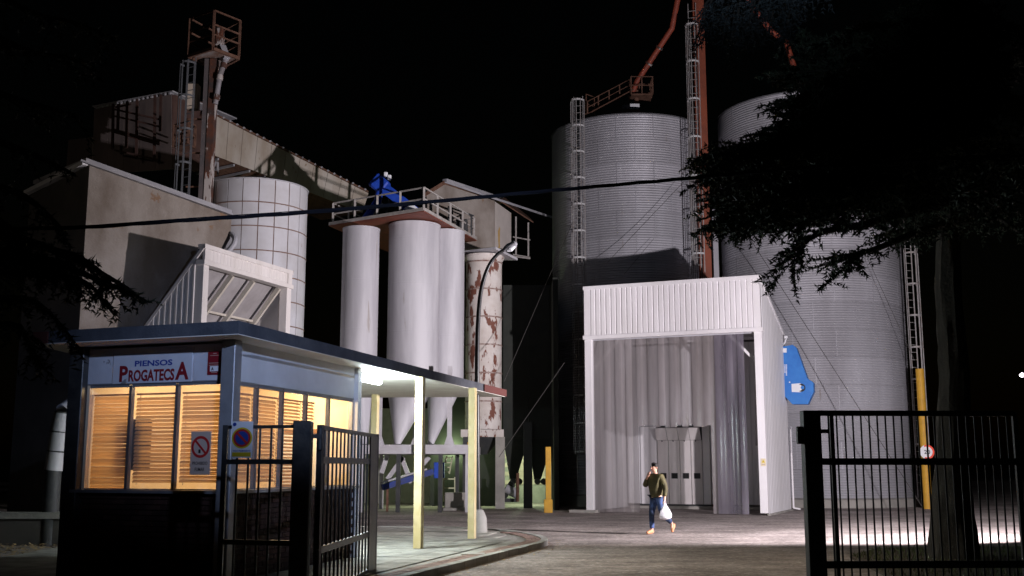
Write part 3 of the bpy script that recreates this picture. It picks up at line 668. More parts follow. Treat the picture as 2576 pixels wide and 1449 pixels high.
# ---- second bay
b2, L2, X2, Y2, W2 = bay('loading_bay', 'cream sheet-metal loading bay with steep open roof behind the gatehouse roof', (-9.42, 32.9), (-7.68, 37.6), 4.4, 8.40, 3.2, 7.78, whitebay, whitebay, whitebay, .20, steel=beige, rib_side=.22, brace=False, roofs=mat('dull_roof_sheet', (.30, .28, .28), (.24, .22, .22), scale=2), dep=.02, sidedep=.035)
# ================================================================ GREY BUILDING
Wd = V(.922, .387, 0); W0 = V(-13.4, 33.6, 0); Wn = V(.387, -.922, 0)
def wz(u, v): q = hit(u, v, W0, Wn); return q
gb_ = thing('grey_building', 'tall grey rendered building with a sloping roof edge behind the cream bay', 'building', (-13, 36, 0))
ptl = wz(216, 414); ptr = wz(583, 545); ptr2 = wz(579, 600)
low = wz(560, 655)
p1 = V(W0.x, W0.y, 0)+Wd*(ptl-W0).dot(Wd)*0
pw_ = [V(p1.x, p1.y, 0), V(p1.x, p1.y, ptl.z), ptr, ptr2, wz(548, 655), W0+Wd*.9+V(0, 0, 4.9), W0+Wd*.9]
MB().prism(pw_[::-1], -Wn*.25).build('wall', render_w, gb_)
lz = V(-16.9, 37.3, 0)
side_top = [p1+V(0, 0, ptl.z-.02), lz+V(0, 0, ptl.z-.05)]
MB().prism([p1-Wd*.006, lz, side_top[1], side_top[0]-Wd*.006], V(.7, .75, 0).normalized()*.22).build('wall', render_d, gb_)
MB().beam(p1+V(-.1, -.1, ptl.z+.04), lz+V(-.1, -.1, ptl.z), .18, .14).build('eave', white2, gb_)
dr = (ptr-ptl); MB().beam(ptl-dr.normalized()*.15+V(.03, -.1, .04), ptr+V(.05, -.1, .04), .20, .06).build('verge_trim', flash, gb_)
rb = [ptl+V(0, 0, .1), ptr+V(0, 0, .1)]
MB().prism([rb[0], rb[1], rb[1]+V(-1.9, 4.2, .35), rb[0]+V(-3.3, 3.7, .25)], (0, 0, .12)).build('roof', flash, gb_)
MB().tube(smooth([wz(583, 588), wz(588, 602)+V(.1, -.15, 0), wz(583, 622)+V(.1, -.2, 0), wz(555, 650)], 1), .09, 10).build('broken_pipe', flash, gb_, smooth=True)
# ================================================================ PANEL TANK
TC = V(-10.30, 43.1, 0); TR = 1.99; 
tank = thing('panel_tank', 'white round tank made of square panels with rusty joints behind the cream bay', 'tank', tuple(TC))
TT = at(650, 446, TC.y-TR).z
MB().lathe(TC, [(TR-.03, 0), (TR-.03, TT-.02)], 64).build('shell', rustj, tank, smooth=True)
nseg = 20; ph_ = .95; da = 2*math.pi/nseg; prof = MB(); gw = .020/TR
vs = []
for k in range(5):
    t = -da/2+gw+(da-2*gw)*k/4
    for z in (.022, ph_-.022):
        vs += [(TR*math.cos(t), TR*math.sin(t), z), ((TR-.03)*math.cos(t), (TR-.03)*math.sin(t), z)]
fs = []
for k in range(4):
    a = k*4; b_ = a+4; fs += [(a, b_, b_+2, a+2), (a+2, b_+2, b_+3, a+3), (a, a+1, b_+1, b_)]
fs += [(0, 2, 3, 1), (16, 17, 19, 18)]
prof.add(vs, fs); pme = prof.mesh('panel', tankm, True)
z = TT-ph_
while z > 1.5:
    for k in range(nseg):
        a = k*da+.1; d = V(math.cos(a), math.sin(a), 0)
        if d.y > .45: continue
        piece('panel', pme, tank, (TC.x, TC.y, z), Matrix.Rotation(a, 3, 'Z'))
    MB().lathe(TC+V(0, 0, z), [(TR+.005, -.024), (TR+.022, -.015), (TR+.022, .015), (TR+.005, .024)], 64, caps=False).build('joint_ring', rustj, tank, smooth=True)
    z -= ph_
MB().lathe(TC, [(TR+.03, TT-.05), (TR+.05, TT), (TR-.1, TT+.06), (.2, TT+.55), (.0, TT+.6)], 48, caps=False).build('roof', flash, tank)
# ================================================================ LADDER WITH CAGE / RAILINGS
def ladder(parent, base, h, out, m, w_=.42, hoop0=2.0, step=1.15, r=.34, hm=None, rw=.035, rungs=.32):
    out = Vector(out).normalized(); sd = V(-out.y, out.x, 0); base = Vector(base)
    for s in (-1, 1): MB().beam(base+sd*s*w_/2, base+sd*s*w_/2+V(0, 0, h), .045, .03).build('ladder_stile', m, parent)
    rm = MB().beam(-sd*w_/2, sd*w_/2, .022).mesh('rung', m); z = .3
    while z < h-.1: piece('rung', rm, parent, base+V(0, 0, z)); z += rungs
    hp = []; 
    for k in range(13):
        t = -math.pi*.62+math.pi*1.24*k/12; hp.append(out*(r*.75+r*math.cos(t))+sd*(r*math.sin(t)))
    hoop = MB()
    for a_, b_ in zip(hp, hp[1:]): hoop.beam(a_, b_, .012, .075)
    hm_ = hoop.mesh('cage_hoop', hm or m); z = hoop0
    while z <= h+1e-3: piece('cage_hoop', hm_, parent, base+V(0, 0, z)); z += step
    for k in (1, 4, 6, 8, 11): MB().beam(base+hp[k]+V(0, 0, hoop0-.1), base+hp[k]+V(0, 0, hoop0+step*int((h-hoop0)/step)+.06), .02, .035).build('cage_strap', m, parent)
def railing(parent, pts, h, m, sp=1.1, mids=(.5,), r=.03, closed=False, posts=True):
    pts = [Vector(p) for p in pts]; segs = list(zip(pts, pts[1:]))+([(pts[-1], pts[0])] if closed else [])
    pm = MB().box((0, 0, h/2), (r*1.5, r*1.5, h)).mesh('rail_post', m)
    for a_, b_ in segs:
        for f in [1.0]+list(mids): MB().beam(a_+V(0, 0, h*f), b_+V(0, 0, h*f), r).build('handrail', m, parent)
        n = max(1, round((b_-a_).length/sp))
        for i in range(n): piece('rail_post', pm, parent, a_.lerp(b_, i/n))
    if not closed: piece('rail_post', pm, parent, pts[-1])
# ================================================================ CORRUGATED SILOS
def silo(label, C0, R, H, nring, foot=.5, roof_h=1.35):
    t = thing('corrugated_silo', label, 'silo', (C0[0], C0[1], 0), 'round corrugated steel silos'); C0 = V(C0[0], C0[1], 0)
    MB().lathe(C0, [(R+.28, 0), (R+.28, foot-.06), (R+.18, foot)], 64).build('concrete_base', concrete, t, smooth=True)
    rh = (H-foot)/nring; per = .107; nc = max(1, round(rh/per)); 
    for i in range(nring):
        z0 = foot+rh*i; prof_ = []; 
        for k in range(nc*4+1):
            prof_.append((R+.013*math.sin(k*math.pi/2)+(.004 if i % 2 else 0), z0+.004+(rh-.008)*k/(nc*4)))
        MB().lathe(C0, prof_, 96, caps=False).build('wall_ring', galv, t, smooth=True)
        for k in range(7):
            a = math.radians(-160+k*26+(13 if i % 2 else 0)+3); d = V(math.cos(a), math.sin(a), 0); tt = V(-d.y, d.x, 0)
            MB().box(C0+d*(R+.016)+V(0, 0, z0+rh/2), (.03, .006, rh*.97), tt, d).build('sheet_seam', galv, t)
    MB().lathe(C0, [(R+.06, H-.04), (R+.07, H+.02), (R*.5, H+roof_h*.5), (.35, H+roof_h), (.35, H+roof_h+.2), (0, H+roof_h+.22)], 64, caps=False).build('roof', mat('silo_roof_steel', (.10, .10, .11), rough=.7), t)
    return t
sC = silo('large corrugated silo at the right, half hidden by dark cedar branches', (13.75, 49.6), 3.98, 17.9, 15, .38)
sB = silo('corrugated silo in the middle behind the white loading bay, with two caged ladders', (5.53, 50.0), 3.63, 17.05, 15, .5)
# ladder on left of B
la = at(1455, 300, 47.0); lt = at(1455, 243, 47.0); 
ladder(sB, (la.x, la.y, 1.0), lt.z-1.0, V(-.25, -1, 0), galvlad, w_=.40, r=.30, hoop0=1.3, step=1.19, hm=mat('hoop_white', (.66, .66, .66), rough=.5))
lb_ = at(1748, 300, 46.15); lt2 = at(1740, 62, 46.15)
# hatch box, catwalk and platform on top of B
HT = 16.1
hc = at(1596, 268, 47.6); MB().box(hc, (.42, .3, .16)).build('roof_hatch', signwh, sB)
pf = at(1612, 246, 49.0); 
cw = thing('silo_catwalk', 'rusty catwalk and small railed platform above the middle silo', 'catwalk', tuple(pf))
MB().box(pf, (1.0, 1.0, .06)).build('platform', rust2, cw)
railing(cw, [pf+V(-.5, -.5, 0), pf+V(.5, -.5, 0), pf+V(.5, .5, 0), pf+V(-.5, .5, 0)], .85, rust2, sp=.6, r=.035, closed=True)
wa = at(1478, 285, 47.2); wb = pf+V(-.5, 0, .35); 
railing(cw, [wa, wa.lerp(wb, .5), wb], .55, rust2, sp=.8, r=.035)
MB().beam(wa, wb, .5, .05).build('walkway', rust2, cw)
railing(cw, [at(1475, 285, 47.3), at(1475, 285, 47.3)+V(.4, .4, 0)], .9, rust2, sp=.5)
MB().tube([pf+V(-.2, 0, .35), pf+V(-.2, 0, -1.1)], .12, 10).build('inlet', rust2, cw)
# ================================================================ ORANGE ELEVATOR TOWER
et = thing('bucket_elevator', 'tall orange bucket elevator beside the middle silo with a long caged ladder', 'elevator', tuple(at(1780, 1285, 46.3)[:2])+(0,))
ex = at(1773, 600, 46.4); tp = 25.2
MB().box((ex.x-.02, 46.4, tp/2), (.50, .36, tp)).build('elevator_leg', orange, et); 
q = at(1799, 600, 46.8); MB().box((q.x, 46.8, 6.4), (.22, .2, 12.8)).build('return_leg', galv, et)
MB().box((ex.x, 46.5, tp+.5), (1.2, .8, 1.0)).build('elevator_head', rusty, et, bevel=.08)
ladder(et, (lb_.x, 46.15, 0), 22.1, V(-.35, -1, 0), galvlad, w_=.34, r=.28, hoop0=2.05, step=1.72, hm=mat('hoop_white', (.6, .6, .6)))
for z in (6, 9.5, 13, 16.5, 19.5): MB().beam((ex.x-.1, 46.3, z), (lb_.x, 46.18, z), .04).build('bracket', darkst, et)
sp_ = thing('grain_spout', 'orange-red spout pipe slanting from the elevator down to the middle silo top', 'pipe', tuple(pf))
MB().tube([at(1591, 236, 49.0), at(1602, 205, 48.8), at(1690, 72, 47.2), V(ex.x-.3, 46.5, tp)], .13, 12).build('pipe', mat('spout_paint', (.30, .06, .03), (.20, .042, .024), scale=4, rough=.6), sp_, smooth=True)
for f in (.35, .65): c = at(1602, 205, 48.8).lerp(at(1690, 72, 47.2), f); d = (at(1690, 72, 47.2)-at(1602, 205, 48.8)).normalized(); MB().tube([c-d*.04, c+d*.04], .18, 12).build('flange', rusty, sp_)
sp2 = MB().tube([V(ex.x+.3, 46.6, tp), at(1940, 78, 47.5), at(1978, 106, 48.0), V(13.7, 49.6, 19.3)], .13, 12).build('grain_spout', MATS['spout_paint'], smooth=True)
tag(sp2, 'orange spout pipe running behind the cedar to the large right silo', 'pipe')
# guy wires
def wire(p, q, lab, r=.012): 
    o = MB().tube([p, q], r, 5).build('guy_wire', wirem); tag(o, lab, 'wire', 'thin guy wires of the elevator')
wire(at(1722, 455, 46.0), at(1528, 660, 45.6), 'guy wire crossing the face of the middle silo from its right ladder', .011)
wire(at(1420, 912, 41), at(1255, 1150, 40), 'guy wire low in the dark gap left of the white bay', .012)
wire(at(1440, 560, 46), at(1268, 960, 41.5), 'guy wire falling from the left silo ladder to beside the rusty silo', .012)
wire(at(1880, 590, 45), at(2330, 1290, 40.2), 'guy wire crossing the right silo down to its yellow post', .012)
wire(at(2178, 640, 45), at(2300, 905, 44.6), 'short guy wire on the right part of the right silo', .010)
wire(at(1645, 600, 46), at(1570, 690, 45.6), 'faint guy wire over the dark lower part of the middle silo', .008)
# ladder right of silo C
lC = V(15.0, 41.45, 0); la2 = at(2291, 700, 46.0)
ladder(sC, (la2.x, 46.2, .4), 14.6, V(.35, -1, 0), galvlad, w_=.38, r=.27, hoop0=2.2, step=1.35)
# yellow pipe post and speed sign
yb_ = V(at(2330, 1200, 44.6).x, 44.6, 0); ypz = at(2330, 928, yb_.y).z
yo = MB().tube([(yb_.x, yb_.y, 0), (yb_.x, yb_.y, ypz)], .165, 20).build('tall_yellow_post', ybol, smooth=True); tag(yo, 'tall thick yellow post standing at the right foot of the large silo', 'post')
sy = yb_.y-.22; sc_ = at(2332, 1137, sy)
ss = thing('speed_sign', 'round 20 speed limit sign with a red rim in front of the tall yellow post', 'sign', tuple(sc_))
retro = mat('sign_reflective_white', (.85, .85, .87), rough=.4, emit=(1, 1, 1), es=0.0); retr = mat('sign_reflective_red', (.85, .06, .02), rough=.4)
plate = MB().tube([sc_+V(0, .02, 0), sc_], .285, 32).build('plate', retro, ss)
disc(MB(), sc_, V(1, -.12, 0), .215, .285, .012).build('rim', retr, ss); 
text('20', 'lettering', signblk, ss, sc_+V(0, -.012, 0), V(1, 0, 0), .16, .24, .004, .012)
MB().box(sc_+V(0, .06, 0), (.05, .1, .3)).build('clamp', darkst, ss)
# ================================================================ FEED SILO GROUP
PZ = 11.28
pA, pB_, pC_ = at(1066, 533, 40.7), at(828, 569, 43.3), at(1199, 606, 46.2)
pA.z = pB_.z = pC_.z = PZ; pD = pB_+(pC_-pA)
plat = thing('silo_platform', 'red-brown steel platform with grey railings on top of the three white feed silos', 'platform', tuple((pA+pD)/2))
MB().prism([pA, pB_, pD, pC_], (0, 0, .04)).build('underside_plate', redox, plat)
MB().prism([p+V(0, 0, .041) for p in (pA, pB_, pD, pC_)], (0, 0, .04)).build('deck', flash, plat)
for a_, b_ in ((pA, pB_), (pA, pC_)): MB().beam(a_+V(0, -.02, .10), b_+V(0, -.02, .10), .05, .12).build('toe_board', greyrail, plat)
railing(plat, [pB_+V(.15, 0, .1), pA+V(0, .06, .1), pC_+V(-.1, -.2, .1)], .86, greyrail, sp=1.25, mids=(.48,), r=.05)
railing(plat, [pC_+V(-.1, -.2, .1), pD+V(0, -.2, .1), pB_+V(.15, 0, .1)], .86, greyrail, sp=1.5, mids=(.48,), r=.04)
fsil = []
def feed(label, u0, u1, Y, ztop, tipuv, coneY, zc):
    l = at(u0, 800, Y); r = at(u1, 800, Y); R = (r.x-l.x)/2*.985; c = V((l.x+r.x)/2, Y, 0)
    t = thing('feed_silo', label, 'silo', tuple(c), 'white feed silos under one platform')
    MB().lathe(c, [(R, zc), (R, ztop-.12)], 48).build('body', silow, t, smooth=True)
    MB().lathe(c, [(R+.02, ztop-.12), (R+.02, ztop-.04), (R-.3, ztop)], 48).build('top_rim', silow, t, smooth=True)
    for z in (zc+1.9, zc+3.8, zc+5.6):
        if z < ztop-.5: MB().lathe(c+V(0, 0, z), [(R+.001, -.02), (R+.006, 0), (R+.001, .02)], 48, caps=False).build('weld_band', silow, t, smooth=True)
    tip = at(tipuv[0], tipuv[1], coneY); n = 40; vs = []; 
    for zr, rr, cx_ in ((zc, R, c), (tip.z, .12, V(tip.x, coneY, 0))):
        for k in range(n): a = 2*math.pi*k/n; vs.append(V(cx_.x+rr*math.cos(a), cx_.y+rr*math.sin(a), zr))
    MB().add(vs, [(k, (k+1) % n, n+(k+1) % n, n+k) for k in range(n)]+[tuple(range(n, 2*n))]).build('hopper_cone', silow, t, smooth=True)
    MB().box((tip.x, coneY, tip.z-.1), (.34, .34, .2)).build('slide_gate', darkst, t)
    return t, c, R
zc = at(1040, 955, 42).z
f1 = feed('left of the three white feed silos under the red-brown platform', 857, 951, 42.05, at(905, 563, 41.25).z, (915, 1117), 41.7, zc)
f2 = feed('widest and nearest of the three white feed silos under the platform', 974, 1106, 42.95, PZ-.02, (1000, 1117), 41.6, zc)
f3 = feed('right of the three white feed silos, partly hidden behind the widest one', 1077, 1168, 44.15, PZ-.02, (1084, 1117), 42.7, zc)
# support frame
fm = thing('support_frame', 'white steel support frame with legs under the white feed silos', 'frame', tuple(at(1060, 1285, 42)[:2])+(0,))
FZ = at(1060, 1130, 41).z; whb = mat('frame_white', (.50, .49, .52), (.40, .38, .40), scale=2, rough=.6)
fa, fb, fc = at(900, 1130, 41.3), at(1182, 1130, 41.3), V(0, 0, 0)
fa.z = fb.z = FZ
MB().beam(fa, fb, .24, .34).build('beam', whb, fm); MB().beam(fa+V(.2, 3.4, 0), fb+V(.2, 3.4, 0), .24, .34).build('beam', whb, fm)
for f in (0, .5, 1): MB().beam(fa.lerp(fb, f)+V(.0, .15, -.02), fa.lerp(fb, f)+V(.2, 3.3, -.02), .2, .3).build('beam', whb, fm)
for u, Y in ((1131, 41.3), (955, 41.5), (1045, 44.5)):
    p = at(u, 1060, Y); MB().box((p.x, Y, (FZ+zc)/2+.15), (.17, .17, zc-FZ+.6)).build('upper_leg', whb, fm)
    MB().lathe((p.x, Y, FZ+.17), [(.26, 0), (.10, .38)], 4, a0=math.pi/4, a1=math.pi*2.25).build('gusset', whb, fm)
for u, Y in ((908, 41.3), (1002, 41.3), (1108, 41.3), (1176, 41.3), (960, 44.7), (1060, 44.7), (1150, 44.7)):
    p = at(u, 1200, Y); MB().box((p.x, Y, (FZ-.17)/2), (.16, .16, FZ-.17)).build('lower_leg', whb if u in (908, 1176, 1060, 960) else darkst, fm)
MB().box(at(1060, 1131, 41.05), (.28, .3, .5)).build('clamp_box', darkst, fm)
for u0, v0, u1, v1 in ((1010, 1150, 1035, 1215), (975, 1145, 960, 1190), (1080, 1150, 1045, 1190), (1015, 1150, 975, 1205)):
    MB().beam(at(u0, v0, 42.6), at(u1, v1, 42.6), .24, .16).build('brace', whb, fm)
# blue screw conveyor low
bc = thing('screw_conveyor', 'low blue screw conveyor sloping under the white feed silos', 'conveyor', tuple(at(1000, 1230, 42)))
MB().beam(at(962, 1226, 42), at(1088, 1186, 42.6), .34, .22).build('trough', mat('dull_blue', (.012, .035, .20), (.03, .04, .12), scale=4), bc); MB().beam(at(960, 1214, 42), at(1072, 1180, 42.6), .26, .06).build('trough_cover', flash, bc)
MB().box(at(1105, 1183, 42.7), (.4, .4, .6)).build('inlet_box', blued, bc, bevel=.02)
for u, v in ((975, 1228), (1060, 1202)): p = at(u, v, 42.1); MB().beam(p, (p.x, p.y, 0), .08).build('support_leg', rust2, bc)
# white ladder under the silos and small stair
st = thing('leaning_ladder', 'thin pale ladder leaning under the silos above the blue conveyor', 'ladder', tuple(at(1125, 1240, 44)))
paleyl = mat('pale_ladder', (.5, .5, .34), rough=.6)
l0, l1, l2, l3 = at(1112, 1192, 44), at(1130, 1192, 44), at(1124, 1148, 44.2), at(1138, 1148, 44.2)
MB().beam(l0, l2, .04).build('stile', paleyl, st); MB().beam(l1, l3, .04).build('stile', paleyl, st)
for i in range(4): MB().beam(l0.lerp(l2, .1+.27*i), l1.lerp(l3, .1+.27*i), .04).build('rung', paleyl, st)
q0, q1 = at(1114, 1240, 44), at(1148, 1240, 44)
for v in (1205, 1228, 1246): MB().beam(at(1116, v, 44), at(1144, v, 44), .05).build('step', paleyl, st)
for u in (1116, 1144): MB().beam(at(u, 1262, 44), at(u, 1200, 44), .04).build('stile', paleyl, st)
# rusty silo
rc0, rc1 = at(1171, 900, 45.4), at(1262, 900, 45.4); RR = (rc1.x-rc0.x)/2; RC = V((rc0.x+rc1.x)/2, 45.4, 0)
rs = thing('rusty_silo', 'slim white silo with flaking paint and rust patches behind the lamp post', 'silo', tuple(RC))
zt_, zb_ = at(1215, 655, 44.7).z, at(1215, 1080, 44.7).z; n = 6
for i in range(n):
    z0 = zb_+(zt_-zb_)*i/n; z1 = zb_+(zt_-zb_)*(i+1)/n
    MB().lathe(RC, [(RR, z0+.012), (RR, z1-.03)], 40).build('shell_ring', rustsilo, rs, smooth=True); MB().lathe(RC, [(RR+.022, z1-.045), (RR+.022, z1+.012)], 40).build('flange', mat('flange_worn', (.40, .33, .30), (.16, .08, .06), scale=6), rs, smooth=True)
MB().box((RC.x-.02, 45.4, zb_-.16), (RR*2.3, RR*2.2, .30)).build('ring_beam', rustsilo, rs)
MB().lathe(RC, [(RR-.02, zb_-.3), (.2, zb_-1.0)], 32).build('hopper_cone', darkst, rs, smooth=True)
for sx in (-1, 1):
    for sy in (-1, 1):
        p = V(RC.x+sx*(RR-.05), 45.4+sy*RR*.8, 0); MB().box((p.x, p.y, (zb_-.3)/2), (.2 if (sx, sy) != (1, -1) else .38, .25, zb_-.31)).build('leg', concrete if sx > 0 else darkst, rs)
MB().lathe(RC, [(RR-.02, zt_), (RR+.10, zt_+.18), (RR+.10, zt_+.30)], 40).build('top_collar', rustsilo, rs, smooth=True)
MB().prism([at(1162, 637, 45.3), at(1247, 627, 44.0), at(1302, 655, 45.2), at(1225, 655, 47)], (0, 0, .1)).build('roof_plate', silow, rs)
# ================================================================ PENTHOUSE (grey box on the feed mill)
YH = 47.0
ph = thing('mill_penthouse', 'grey gabled machine house standing above the slim rusty silo', 'building', tuple(at(1180, 620, YH)))
fw = [at(u, v, YH) for u, v in ((1073, 492), (1119, 464), (1244, 505), (1245, 620), (1073, 640))]
MB().prism(fw[::-1], (.0, .3, 0)).build('front_wall', render_w, ph)
cr0, cr1 = at(1245, 507, YH), at(1286, 536, 48.6); cb1 = at(1286, 628, 48.6); cb0 = at(1245, 622, YH)
MB().prism([cr0+V(.006, 0, 0), cr1, cb1, cb0+V(.006, 0, 0)][::-1], (-.3, .3, 0)).build('side_wall', mat('lit_pale_render', (.52, .47, .44), (.44, .40, .37), scale=1.2, rough=.9, c3=(.45, .28, .08), s3=1.3, t3=.60, st3=(1, 1, .3)), ph)  # paler than the front: light on this side is put into the colour
rd = V(2.6, 3.6, 0)
pk_ = fw[1]+V(0, -.12, .05); el_ = fw[0]+V(-.15, -.12, -.05); er_ = fw[2]+V(.15, -.12, -.02)
MB().prism([pk_, el_, el_+rd, pk_+rd], (0, 0, .10)).build('roof', rust2, ph); MB().prism([er_, pk_, pk_+rd, er_+rd], (0, 0, .10)).build('roof', flash, ph)
MB().beam(pk_+V(0, 0, .1), pk_+rd+V(0, 0, .1), .22, .14).build('ridge_cap', flash, ph)
po = [at(1293, 548, 49), at(1335, 560, 49)]
MB().prism([at(1255, 505, 47.5), at(1342, 561, 48.6), at(1330, 548, 51), at(1270, 500, 50)], (0, 0, .06)).build('porch_roof', rust2, ph)
for p, v1 in ((at(1298, 545, 48.8), 645), (at(1329, 560, 48.8), 645)): MB().beam(p, (p.x, p.y, at(1300, v1, 48.8).z), .07).build('porch_post', greyrail, ph)
for v in (596, 640): MB().beam(at(1290, v, 48.8), at(1334, v+8, 48.8), .05).build('porch_rail', greyrail, ph)
MB().prism([at(1245, 640, 47.5), at(1334, 652, 48.6), at(1334, 648, 50), at(1245, 636, 50)], (0, 0, .06)).build('porch_floor', greyrail, ph)
mx = at(1180, 700, 49); MB().box((mx.x, 49.6, 4.6), (3.2, 3.0, 9.2)).build('lower_shaft', darkgreen, ph)
# ================================================================ BLUE TOP CONVEYOR
tc = thing('top_conveyor', 'bright blue chain conveyor head slanting down onto the feed silo platform', 'conveyor', tuple(at(1000, 500, 43)))
c0, c1 = at(952, 462, 43.2), at(1052, 540, 43.0)
MB().beam(c0, c1, .40, .42).build('casing', blued, tc); MB().beam(c0+(c0-c1).normalized()*.25+V(0, 0, .02), c0+(c1-c0)*.18, .52, .62).build('drive_head', blued, tc, bevel=.06)
for f in (.05, .14): p = c0.lerp(c1, f)+V(.22, -.1, .42); MB().box(p, (.16, .16, .20)).build('bearing', signwh, tc, bevel=.03)
MB().box(c0.lerp(c1, .82)+V(.05, -.2, -.05), (.50, .05, .36), c1-c0).build('white_plate', signwh, tc)
for f in (.3, .5, .7): p = c0.lerp(c1, f); MB().beam(p+V(0, 0, -.1), p+V(-.2, 0, -1.4+f), .07).build('support', darkst, tc)
MB().tube([c0+V(.1, -.1, -.15), c0+V(0, -.1, -.75), c0+V(-.5, -.1, -1.5)], .16, 12).build('outlet_spout', blued, tc, smooth=True)
MB().beam(at(930, 545, 43.2), at(962, 512, 43.2), .22, .10).build('chute', flash, tc)
tb = thing('top_gearbox', 'dark machine frame at the right corner of the feed silo platform', 'machine', (pC_.x-.6, pC_.y-.9, PZ+.1))
o_ = V(pC_.x-.6, pC_.y-.9, PZ+.1); MB().box(o_+V(0, 0, .35), (.5, .6, .5)).build('gearbox', darkst, tb, bevel=.04); MB().beam(o_+V(-.6, 0, 1.2), o_+V(.5, 0, .8), .06).build('bar', darkst, tb); MB().beam(o_+V(-.55, 0, 0), o_+V(-.55, 0, 1.2), .08).build('bar', darkst, tb); MB().beam(o_+V(.4, .2, 0), o_+V(.4, .2, .9), .08).build('bar', darkst, tb)
# ================================================================ RUSTY ELEVATOR TOWER (LEFT)
TX, TY = -12.02, 41.4
rt = thing('rusty_elevator', 'rusty bucket elevator tower with a railed cage platform high at the left', 'elevator', (TX, TY, 0))
zt = at(530, 152, TY).z
MB().box((TX-.02, TY, zt/2), (.22, .42, zt)).build('elevator_leg', mat('dim_grey_leg', (.08, .075, .08), (.12, .10, .10), scale=2), rt); MB().box((TX+.22, TY-.05, zt/2), (.26, .40, zt-.02)).build('elevator_leg', rusty, rt)
x = TX+.1; plat_ = V(x+.15, TY, zt+.05)
a_ = .98; cor = [at(474, 147, TY-.3), at(535, 133, TY-1.1), at(600, 166, TY-.1), at(545, 172, TY+1.2)]
for c in cor: c.z = zt+.05
MB().prism(cor, (0, 0, .07)).build('platform', mat('platform_sheet', (.30, .27, .26), (.17, .09, .06), scale=2, rough=.8), rt)
for a1, b1_ in zip(cor, cor[1:]+cor[:1]): MB().beam(a1, b1_, .09, .12).build('platform_edge', rust2, rt)
railing(rt, [c+V(0, 0, .07) for c in cor], 1.5, rust2, sp=3, mids=(.35, .62), r=.055, closed=True)
hx = at(556, 100, TY); MB().box(at(554, 82, TY-.1), (.26, .3, .34)).build('elevator_head', rusty, rt, bevel=.03); MB().box(at(553, 105, TY-.1), (.30, .34, .36)).build('elevator_head', rusty, rt, bevel=.03)
MB().tube([at(556, 118, TY-.1), at(568, 150, TY-.2)], .2, 4).build('outlet_hood', flash, rt)
MB().tube([at(566, 152, TY-.3), at(553, 190, TY-.3), at(541, 262, TY-.2)], .11, 12).build('spout_pipe', mat('dull_pipe', (.26, .25, .27), (.17, .15, .15), scale=3), rt, smooth=True)
for v, u in ((165, 562), (195, 552), (245, 544)): p = at(u, v, TY-.3); MB().tube([p+V(0, 0, -.1), p+V(.02, 0, .1)], .135, 12).build('pipe_collar', rusty, rt, smooth=True)
lz0 = at(492, 500, TY-.3); ladder(rt, (TX-.62, TY-.2, 8.0), zt-8.0, V(-.45, -1, 0), mat('dim_ladder', (.10, .105, .115), rough=.6), w_=.36, r=.30, hoop0=1.2, step=1.35)
MB().box(at(487, 245, TY+.3), (.42, .4, 1.0)).build('junction_box', mat('pale_sheet', (.5, .42, .34), rough=.8), rt)
for v in (300, 385, 470): p = at(500, v, TY); MB().beam(p+V(-.5, 0, 0), p+V(.5, 0, 0), .06).build('bracket', rust2, rt)
# ================================================================ GALLERY & HEAD HOUSE
ga = thing('conveyor_gallery', 'long stained clad conveyor gallery running down above the white panel tank', 'gallery', tuple(at(700, 400, 50)))
gl_t, gr_t = at(538, 289, 47.9), at(927, 486, 51); gl_b, gr_b = at(532, 388, 47.9), at(912, 535, 51); NP = 11
for i in range(NP):
    f0_, f1_ = i/NP, (i+1)/NP; e = .0012
    MB().prism([gl_b.lerp(gr_b, f0_+e), gl_b.lerp(gr_b, f1_-e), gl_t.lerp(gr_t, f1_-e), gl_t.lerp(gr_t, f0_+e)], (.0, .05, 0)).build('cladding_panel', gallerym, ga)
bk = V(-2.2, 1.6, 0)
MB().prism([gl_t+V(0, -.06, .03), gr_t+V(0, -.06, .03), gr_t+bk+V(0, 0, .3), gl_t+bk+V(0, 0, .3)], (0, 0, .07)).build('roof', rust2, ga)
MB().prism([gl_b+V(0, .06, .02), gr_b+V(0, .06, .02), gr_b+bk, gl_b+bk], (0, 0, .08)).build('floor', rust2, ga)
MB().prism([gl_b+bk, gr_b+bk, gr_t+bk, gl_t+bk], (0, .05, 0)).build('back_wall', rust2, ga)
for i in range(24):
    p = gl_t.lerp(gr_t, (i+.5)/24)+V(0, -.08, .09); MB().tube([p, p+V(0, .25, .03)], .05, 6).build('roof_corrugation_end', flash, ga)
for i in range(6):
    p = gl_b.lerp(gr_b, .04+i*.1); MB().beam(p+V(0, .1, -.08), p+bk*.95+V(0, 0, -.08), .08, .1).build('floor_joist', flash, ga)
for u, v, u2, v2 in ((535, 425, 548, 400), (548, 402, 548, 440), (533, 400, 560, 398)):
    MB().beam(at(u, v, 48.6), at(u2, v2, 48.6), .08).build('bracket', flash, ga)
hh = thing('head_house', 'dim pinkish clad head house high behind the grey building at the far left', 'building', tuple(at(330, 350, 47)))
h0, h1 = at(432, 237, 46.2), at(236, 275, 48.4); h0b, h1b = at(432, 425, 46.2), at(231, 440, 48.4)
NP = 5
for i in range(NP):
    f0_, f1_ = i/NP, (i+1)/NP; e = .003
    MB().prism([h1b.lerp(h0b, f0_+e), h1b.lerp(h0b, f1_-e), h1.lerp(h0, f1_-e), h1.lerp(h0, f0_+e)], (.03, .06, 0)).build('cladding_panel', pinkw, hh)
w1 = at(172, 352, 50.4); w1b = at(165, 440, 50.4); w2 = at(232, 345, 48.6); w2b = at(232, 440, 48.6)
MB().prism([w1b, w2b, w2, w1], (.03, .06, 0)).build('annex_wall', pinkw, hh)
